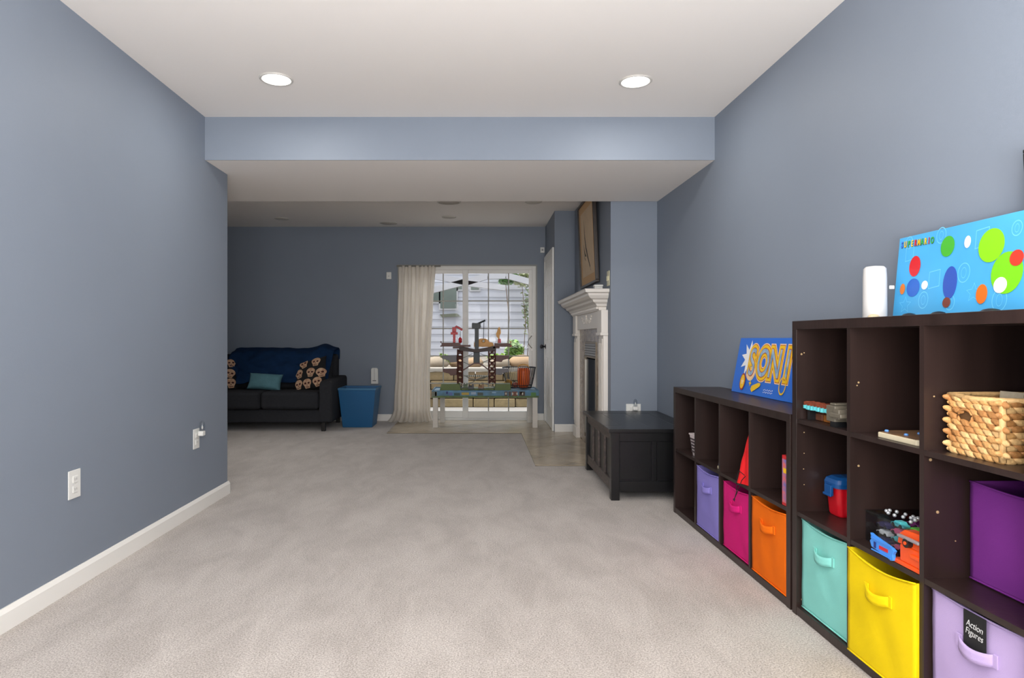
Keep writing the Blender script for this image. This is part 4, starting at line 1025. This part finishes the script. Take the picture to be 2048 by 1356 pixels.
# ---- track tower toy (positions from its real height on the table)
YT = 7.80; SCP = YT/F
TZ = .4405
TW = thing('toy_track_tower', 'brown and grey toy train track tower with cranes on the table', 'toy', (Xp(952, YT), YT, TZ))
def wx(x): return Xp(x, YT)-Xp(952, YT)
Z768 = Zp(781, YT)
def wz(y): return (781.5-y)*SCP*.985
brn = mat('toy_brown', (92, 48, 38), .45, var=.12, vscale=60); gry = mat('toy_grey', (112, 108, 112), .45); dgr = mat('toy_dark', (44, 50, 54), .45); grn = mat('toy_green', (92, 108, 46), .5); ored = mat('toy_red', (206, 26, 36), .4); oyl = mat('toy_gold', (222, 152, 26), .4)
def tb(x0, x1, y0, y1, d0, d1, nm, m, bev=.003, par=None):
    return MB().box(wx(x0), wx(x1), d0, d1, wz(y1), wz(y0)).build(nm, m, par or TW, bevel=bev)
MB().prism([(wx(881), 0), (wx(923), 0), (wx(920), wz(768.5)), (wx(884), wz(768.5))], 'y', -.17, .05).build('green_base', grn, TW, bevel=.003)
MB().prism([(wx(988), 0), (wx(1020), 0), (wx(1020), wz(768.5)), (wx(991), wz(768.5))], 'y', -.17, .05).build('green_base', grn, TW, bevel=.003)
tb(923, 988, 778, 781.5, -.10, .12, 'base_track', grn)
def lattice(xa, xb_, ya_, yb2, m, y0):
    n = 6
    for i in range(n):
        za, zb = wz(ya_+(yb2-ya_)*i/n), wz(ya_+(yb2-ya_)*(i+1)/n)
        for k_, (p, q) in enumerate((((wx(xa), za), (wx(xb_), zb)), ((wx(xb_), za), (wx(xa), zb)))):
            MB().tube([(p[0], y0, p[1]), (q[0], y0, q[1])], .0065, 6).build('lattice_brace', m, TW, smooth=True)
        MB().tube([(wx((xa+xb_)/2)+.018*math.cos(a_*.785), y0-.008, (za+zb)/2+.018*math.sin(a_*.785)) for a_ in range(8)], .004, 5, closed=True).build('lattice_ring', m, TW)
    for x in (xa, xb_): MB().tube([(wx(x), y0, wz(yb2)), (wx(x), y0, wz(ya_))], .008, 8).build('column_post', m, TW)
for y0 in (-.06, .06):
    lattice(915.5, 925, 700, 768, brn, y0); lattice(978, 990, 700, 768, brn, y0)
def wing(x0, x1, y0, y1, m, flip):
    xs = (x0, x1); tip = x0 if not flip else x1; root = x1 if not flip else x0
    pts = [(wx(root), wz(y0-.5)), (wx(tip), wz(y0)), (wx(tip), wz(y0+6)), (wx(tip+(root-tip)*.45), wz(y1-1)), (wx(tip+(root-tip)*.55), wz(y1+3)), (wx(root), wz(y1+2))]
    MB().prism(pts, 'y', -.12, .02).build('track_wing', m, TW, bevel=.003)
wing(885, 914, 712, 723, gry, False); wing(887, 914, 739, 749, brn, False); wing(991, 1017, 712, 722, brn, True); wing(991, 1017, 739, 748, gry, True)
tb(884, 921, 686.5, 694, -.10, .10, 'top_platform', brn); tb(989, 1021, 687.5, 694.5, -.10, .10, 'top_platform', brn)
tb(919, 941, 691, 694.5, -.09, .09, 'top_platform', brn); tb(906, 920, 694.5, 698, -.07, .07, 'platform_bracket', brn)
tb(985, 999, 694.5, 698, -.07, .07, 'platform_bracket', brn)
for x in (883, 1021): 
    for y in (685, 693): MB().ball((wx(x), -.1, wz(y)), .009, 8, 6).build('rail_knob', ored if x > 1000 else brn, TW, smooth=True)
MB().prism([(wx(919), wz(693)), (wx(936), wz(697)), (wx(952), wz(700)), (wx(975), wz(696)), (wx(991), wz(692)), (wx(992), wz(702)), (wx(972), wz(704)), (wx(952), wz(706)), (wx(934), wz(704)), (wx(918), wz(702))], 'y', -.07, .07).build('upper_deck', mat('toy_dark_brown', (62, 42, 36), .5), TW, bevel=.003)
MB().box(wx(947), wx(959.5), -.03, .03, wz(729), wz(704)).build('centre_column', dgr, TW, bevel=.004)
MB().box(wx(949.5), wx(957.5), -.022, .022, wz(704), wz(655)).build('crane_mast', dgr, TW, bevel=.003)
ch_ = MB().prism([(wx(944), wz(646)), (wx(961), wz(647)), (wx(962), wz(655)), (wx(958), wz(658)), (wx(944), wz(658)), (wx(943.5), wz(652))], 'y', -.035, .035).build('crane_cab', dgr, TW, bevel=.003)
MB().tube([(wx(953), 0, wz(649)), (wx(963), 0, wz(644.5)), (wx(970.5), 0, wz(641))], .011, 8).build('crane_jib', dgr, TW)
MB().tube([(wx(968), 0, wz(643)), (wx(967), 0, wz(678))], .004, 6).build('crane_cable', dgr, TW)
# arched tracks between the columns
def arc(pts, nm, m, w=.022, th=.006):
    L = [Vector((wx(x), 0, wz(y))) for x, y in pts]; mb = MB()
    V = [[mb.bm.verts.new((p.x, yy, p.z+dz)) for yy, dz in ((-w, 0), (w, 0), (w, th), (-w, th))] for p in L]
    for A, B in zip(V, V[1:]):
        for k in range(4): mb.bm.faces.new((A[k], A[(k+1) % 4], B[(k+1) % 4], B[k]))
    mb.bm.faces.new(V[0]); mb.bm.faces.new(V[-1][::-1]); return mb.build(nm, m, TW)
arc([(925, 744), (932, 740), (940, 734), (948, 729.5), (958, 729.5), (966, 734), (975, 741), (979, 744.5)], 'arched_track', brn, .05, .016)
sg = mat('toy_sage', (88, 92, 78), .5)
arc([(926, 718), (935, 714), (945, 709)], 'spiral_track', sg, .03); arc([(961, 709), (967, 712), (978, 714)], 'spiral_track', sg, .03)
arc([(927, 726), (935, 730), (942, 733)], 'spiral_track', sg, .03); arc([(962, 729), (970, 725), (978, 721)], 'spiral_track', sg, .03)
arc([(926, 752), (940, 760), (952, 762), (965, 760), (979, 753)], 'spiral_track', sg, .03)
arc([(922, 774), (934, 771), (945, 767), (953, 762), (962, 758), (979, 755)], 'spiral_track', sg, .03)
arc([(930, 755), (942, 755), (960, 755), (978, 756)], 'rack_track', mat('toy_dark_green', (44, 74, 52), .5), .04, .012)
for i in range(12): MB().box(wx(927+i*4.2), wx(929+i*4.2), -.045, -.040, wz(755), wz(751.5)).build('rack_tooth', mat('tp_pale', (196, 190, 176)), TW)
arc([(963, 768), (972, 771), (990, 777)], 'spiral_track', sg, .03)
# red crane
RCX = 908.5
tb(RCX-2.5, RCX+2.5, 661, 686.5, -.015, .015, 'red_mast', ored); tb(901.5, 915.5, 665, 670, -.02, .02, 'red_crossbar', ored)
tb(904.5, 912.5, 655, 665, -.018, .018, 'red_cab', ored)
MB().tube([(wx(907), 0, wz(659)), (wx(913), 0, wz(653.5)), (wx(919), 0, wz(657)), (wx(924.5), 0, wz(661))], .013, 7).build('red_jib', ored, TW)
MB().tube([(wx(921), 0, wz(662)), (wx(920.5), 0, wz(677))], .003, 6).build('crane_cable', dgr, TW)
MB().lathe([(.010, 0), (.020, .008), (.022, .05), (.012, .064), (.006, .07)], (wx(920.5), 0, wz(687)), 12).build('red_bucket', ored, TW, smooth=True)
# gold crane and dome
MB().prism([(wx(995), wz(687)), (wx(1000), wz(687)), (wx(999), wz(672)), (wx(1002), wz(667)), (wx(1001), wz(659)), (wx(998.5), wz(654)), (wx(995.5), wz(658)), (wx(994), wz(664)), (wx(992), wz(668)), (wx(993), wz(674)), (wx(996), wz(677))], 'y', -.016, .016).build('gold_crane', oyl, TW, bevel=.002)
tb(996, 1002, 679, 687, -.03, -.016, 'red_figure', ored)
dm = [(wx(948), wz(695)), (wx(948), wz(686)), (wx(951), wz(684)), (wx(957), wz(681)), (wx(960), wz(678)), (wx(971), wz(678)), (wx(976), wz(681)), (wx(979), wz(685)), (wx(985), wz(686)), (wx(988), wz(691)), (wx(987), wz(695))]
dd = MB().prism(dm, 'y', .03, .08).build('gold_station', oyl, TW, bevel=.004)
MB().tube([(wx(967), .024, wz(683)), (wx(967), .03, wz(683))], .016, 12).build('station_window', mat('tp_pale', (196, 190, 176)), dd)
MB().tube([(wx(967)+.021*math.cos(a_*.5236), .028, wz(683)+.021*math.sin(a_*.5236)) for a_ in range(12)], .004, 6, closed=True).build('station_window_ring', oyl, dd)
# toy engines on the table
def engine(label, x, y, Yd, col, face=False, s=1.0):
    t = thing('toy_engine', label, 'toy train', (Xp(x, Yd), Yd, TZ+.02 if face is None else TZ+.012))
    MB().box(-.035*s, .035*s, -.018, .018, .008, .030).build('chassis', mat('e%d%d%d' % col, col, .4), t, bevel=.002)
    MB().tube([(-.03*s, 0, .036), (.012*s, 0, .036)], .013, 12).build('boiler', mat('e%d%d%d' % col, col, .4), t)
    MB().box(.010*s, .034*s, -.017, .017, .030, .062).build('cab', mat('e%d%d%d' % col, col, .4), t, bevel=.002)
    MB().tube([(-.018*s, 0, .046), (-.018*s, 0, .062)], .005, 8).build('funnel', M_BLACK, t)
    for xx in (-.022, 0, .022):
        for yy in (-.02, .018): MB().tube([(xx*s, yy, .009), (xx*s, yy+.003, .009)], .009, 10).build('wheel', M_BLACK, t)
engine('dark toy train engine in front of the track tower', 942, 778, 7.66, (60, 62, 66))
engine('brown toy train engine at the foot of the tower', 962, 774, 7.67, (140, 100, 62))
engine('pale green toy train engine behind the left column', 931, 767, 7.88, (130, 150, 112), s=.8)
# wire basket
WB = thing('wire_basket', 'dark wire basket on the right end of the play table', 'basket', (Xp(1038, 7.95), 7.95, TZ-.0))
MWI = mat('dark_wire', (46, 52, 62), .4, .5)
def ell(r, ry, z, n=48): return [(r*math.cos(2*math.pi*k/n), ry*math.sin(2*math.pi*k/n), z) for k in range(n)]
MB().tube(ell(.205, .138, .265), .005, 6, closed=True).build('top_ring', MWI, WB, smooth=True)
MB().tube(ell(.15, .105, .012), .005, 6, closed=True).build('bottom_ring', MWI, WB, smooth=True)
MB().tube(ell(.158, .110, .045), .004, 6, closed=True).build('lower_ring', MWI, WB, smooth=True)
for k in range(44):
    a_ = 2*math.pi*k/44
    MB().tube([(.205*math.cos(a_), .138*math.sin(a_), .265), (.185*math.cos(a_), .127*math.sin(a_), .15), (.165*math.cos(a_), .115*math.sin(a_), .06), (.15*math.cos(a_), .105*math.sin(a_), .012)], .003, 5).build('wire', MWI, WB)
for k in range(-5, 6):
    h_ = .105*math.sqrt(1-(k/6.0)**2)
    MB().tube([(k*.025, -h_, .010), (k*.025, h_, .010)], .002, 5).build('base_wire', MWI, WB)
t = thing('toy_bucket', 'orange toy bucket inside the wire basket', 'toy', (Xp(1047, 7.95), 7.955, TZ+.014))
MB().lathe([(.055, 0), (.07, .03), (.080, .10), (.080, .20), (.070, .235), (.064, .24)], n=24).build('bucket_body', mat('orange_toy', (238, 104, 34), .45), t, smooth=True)
MB().tube([(.07*math.cos(a_*math.pi/10), 0, .24+.045*math.sin(a_*math.pi/10)) for a_ in range(11)], .005, 6).build('bucket_handle', mat('gold_toy', (210, 160, 60), .4), t)
t = tag(MB().ball((0, 0, .052), .052, 20, 14).build('toy_ball', mat('gold_toy', (210, 160, 60)), smooth=True), 'golden yellow ball at the left inside the wire basket', 'ball'); t.location = (Xp(1016, 7.95), 7.965, TZ+.016)
t = tag(MB().ball((0, 0, .034), .034, 18, 12).build('toy_ball', mat('rose_toy', (170, 90, 70), .5), smooth=True), 'small rust coloured ball in front inside the wire basket', 'ball'); t.location = (Xp(1030, 7.95), 7.895, TZ+.016)

# ------------------------------------------------------------------ outdoors
M_PATIO = mat('patio_concrete', (152, 149, 146), .9, var=.06, vscale=3, bump=.1, bscale=50)
o = MB().box(-14, 14, YF+.14, 24, -.14, -.06).build('patio', M_PATIO); struct(o, 'pale concrete patio outside the sliding door')
M_ST = [mat('retaining_stone_%d' % i, c, .9, var=.12, vscale=9, bump=.5, bscale=22) for i, c in enumerate([(130, 113, 82), (140, 124, 91), (121, 103, 75)])]
RWL = sroot('wall_garden', (0, 10.45, -.06), 'tan stone garden retaining wall')
MB().box(-5, 5, .12, .30, 0, .53).build('wall_core', mat('stone_core', (88, 76, 59), .95), RWL)
rh = .145
for r_ in range(4):
    x = -4.9+(r_ % 2)*.2
    while x < 4.9:
        w_ = R.uniform(.34, .52)
        if -2.2 < x+w_ and x < 2.0: MB().box(x+.006, x+w_-.006, R.uniform(-.012, .012), .12, r_*rh+.004, (r_+1)*rh-.006).build('stone', M_ST[R.randrange(3)], RWL, bevel=.012)
        x += w_
o = MB().box(-5, 5, 0, .35, .585, .64).build('cap_stone', mat('cap_stone', (164, 158, 148), .8, bump=.2, bscale=30), RWL, bevel=.01)
# raised bed behind it
def bed(u, v): return (-5+10*u, 10.8+3*v, .50+.26*v**.8+.03*noise.noise((u*14, v*6, 2)))
o = MB().grid(bed, 60, 16).build('garden_bed', mat('garden_gravel', (164, 158, 152), .95, c2=(111, 102, 82), vscale=9)); struct(o, 'pale gravel garden bed')
# rounded boulders in the bed
for i, (x, y, r_) in enumerate(((-.72, 11.0, .16), (-.40, 11.2, .12), (.35, 11.05, .14), (.72, 11.1, .18), (.95, 11.4, .15), (-.1, 11.15, .13))):
    o_ = tag(MB().ball((0, 0, 0), (r_*1.25, r_, r_*.7), 16, 10).build('boulder', mat('boulder_%d' % (i % 2), [(158, 145, 127), (167, 140, 111)][i % 2], .9, bump=.5, bscale=14), smooth=True),
             ['pale boulder in the garden bed behind the left column of the tower', 'small pale boulder left of the tower mast', 'tan boulder seen right of the tower', 'large boulder behind the wire basket', 'farthest right garden boulder', 'boulder behind the middle of the track tower'][i], 'rock')
    o_.location = (x, y, .60+r_*.3)
# white shed wall behind the bed, lapped boards
SHD = thing('white_shed', 'white lapped shed with grey green window beyond the patio', 'shed', (0, 13.0, .55))
m_ = mat('white_siding', (172, 174, 182), .7, var=.03, vscale=4)
for k in range(14):
    z = k*.15
    MB().prism([(0, z), (.012, z), (0.0, z+.15)], 'x', -4, 4).build('siding_board', m_, SHD).matrix_local = Matrix.Rotation(math.pi, 4, 'Z')
MB().box(-4, 4, .001, .25, 0, 2.1).build('shed_wall', m_, SHD)
YH = 13.0
def hx(x): return Xp(x, YH)
def hz(y): return Zp(y, YH)-.55
mwg = mat('shed_window_green', (87, 97, 91), .5, var=.1, vscale=5)
for (xa, xb2, ya2, yb3) in ((881, 913, 575, 617), (942, 958, 573, 580), (866, 878, 582, 604), (916, 924, 571, 579)):
    wf = MB().box(hx(xa)-.03, hx(xb2)+.03, -.04, -.012, hz(yb3)-.03, hz(ya2)+.03).build('window_frame', mat('shed_trim', (168, 168, 170), .6), SHD)
    MB().box(hx(xa), hx(xb2), -.046, -.041, hz(yb3), hz(ya2)).build('pane', mwg, wf)
MB().prism([(hx(880), hz(629)), (hx(914), hz(627)), (hx(922), hz(633)), (hx(884), hz(634.5))], 'y', -.10, -.012).build('painted_shadow', mat('shadow_green', (93, 97, 82), .6), SHD)  # dark bar standing for a shadow across the siding, put into the colour
# white timber pergola braces in front
YP = 11.9
PG = thing('white_pergola', 'white timber pergola with angled braces outside the door', 'pergola', (0, YP, 0))
def px_(x, y): return (Xp(x, YP), 0, Zp(y, YP))
def beam(a_, b_, w, nm):
    a_ = Vector(px_(*a_)); b_ = Vector(px_(*b_)); d = (b_-a_); n2 = Vector((-d.z, 0, d.x)).normalized()*w
    MB().prism([((a_+n2).x, (a_+n2).z), ((b_+n2).x, (b_+n2).z), ((b_-n2).x, (b_-n2).z), ((a_-n2).x, (a_-n2).z)], 'y', -.05, .05).build(nm, mat('pergola_white', (164, 164, 168), .6), PG)
beam((820, 542), (930, 565), .055, 'brace'); beam((820, 592), (930, 564), .055, 'brace')
beam((930, 566), (975, 552), .06, 'brace'); beam((975, 552), (1012, 551), .06, 'brace'); beam((1012, 551), (1075, 568), .055, 'brace'); beam((935, 567), (1010, 576), .05, 'brace')
MB().box(Xp(926, YP), Xp(935, YP), -.05, .05, -.06+.6, Zp(560, YP)).build('post', mat('pergola_white', (164, 164, 168)), PG)
# trees and plants
def foliage(n, c, rad, leaf, seed, flat_=1.0):
    r_ = random.Random(seed); mb = MB()
    for i in range(n):
        while True:
            p = Vector((r_.uniform(-1, 1), r_.uniform(-1, 1), r_.uniform(-1, 1)))
            if p.length < 1: break
        p = Vector((p.x*rad[0], p.y*rad[1], p.z*rad[2]))*(.75+.3*noise.noise(p*2.0+Vector((seed, 0, 0))))+Vector(c)
        a_ = r_.uniform(0, 6.28); t_ = r_.uniform(-.9, .9); u = Vector((math.cos(a_), math.sin(a_), t_)).normalized()*leaf; w = u.cross(Vector((r_.uniform(-1, 1), r_.uniform(-1, 1), 1))).normalized()*leaf*.45
        mb.bm.faces.new([mb.bm.verts.new(q) for q in (p-u, p+w, p+u, p-w)])
    return mb
def tree(name, label, loc, h, rad, col, n=2500, leaf=.09, seed=1, trunk=.08, cat='tree'):
    t = thing(name, label, cat, loc)
    MB().tube([(0, 0, 0), (.03*h, 0, h*.5), (-.02*h, .02, h)], trunk, 8, r2=trunk*.35).build('trunk', mat('bark', (114, 94, 72), .9, bump=.6, bscale=30), t)
    foliage(n, (0, 0, h), rad, leaf, seed).build('foliage', mat('leaf_%d_%d_%d' % col, col, .6, var=.35, vscale=6), t, kind='stuff')
for i, (x, y, h, c_, lb) in enumerate(((-3.2, 16.5, 3.2, (106, 114, 57), 'olive tree beyond the shed at the left behind the curtain'), (-1.2, 19.2, 3.8, (121, 123, 63), 'olive tree beyond the shed, behind the left glass panel'), (.3, 16.4, 3.3, (139, 141, 72), 'leafy tree beyond the shed, middle of the glass door'), (1.8, 19.2, 3.9, (166, 163, 85), 'yellow green tree beyond the shed, right of the glass door'))):
    tree('garden_tree', lb, (x, y, -.06), h, (1.5, 1.0, 1.25), c_, 5200, .10, i+3)
tree('climbing_shrub', 'green branch of shrub hanging over the shed roof', (.52, 12.6, .6), 1.72, (.26, .15, .26), (102, 141, 84), 900, .045, 21, .015, 'shrub')
tree('climbing_shrub', 'thin sparse shrub at the right edge of the glass door', (.93, 12.7, .6), 1.1, (.14, .12, .75), (132, 144, 106), 260, .04, 22, .012, 'shrub')
tree('climbing_shrub', 'pale leafy shrub over the shed roof, upper right of the glass', (.85, 12.65, .6), 1.62, (.35, .15, .2), (166, 174, 132), 700, .04, 25, .012, 'shrub')
tree('garden_plant', 'bright green plant in the bed above the wire basket', (.60, 11.3, .62), .22, (.20, .15, .24), (126, 160, 84), 900, .045, 23, .01, 'plant')
tree('garden_plant', 'low green plants in the bed right of the tower', (.34, 11.4, .62), .10, (.26, .12, .09), (166, 195, 99), 600, .04, 26, .01, 'plant')
tree('garden_plant', 'small green plant in the bed at the left beside the curtain', (-.62, 11.0, .58), .12, (.16, .12, .12), (150, 177, 94), 400, .04, 24, .01, 'plant')
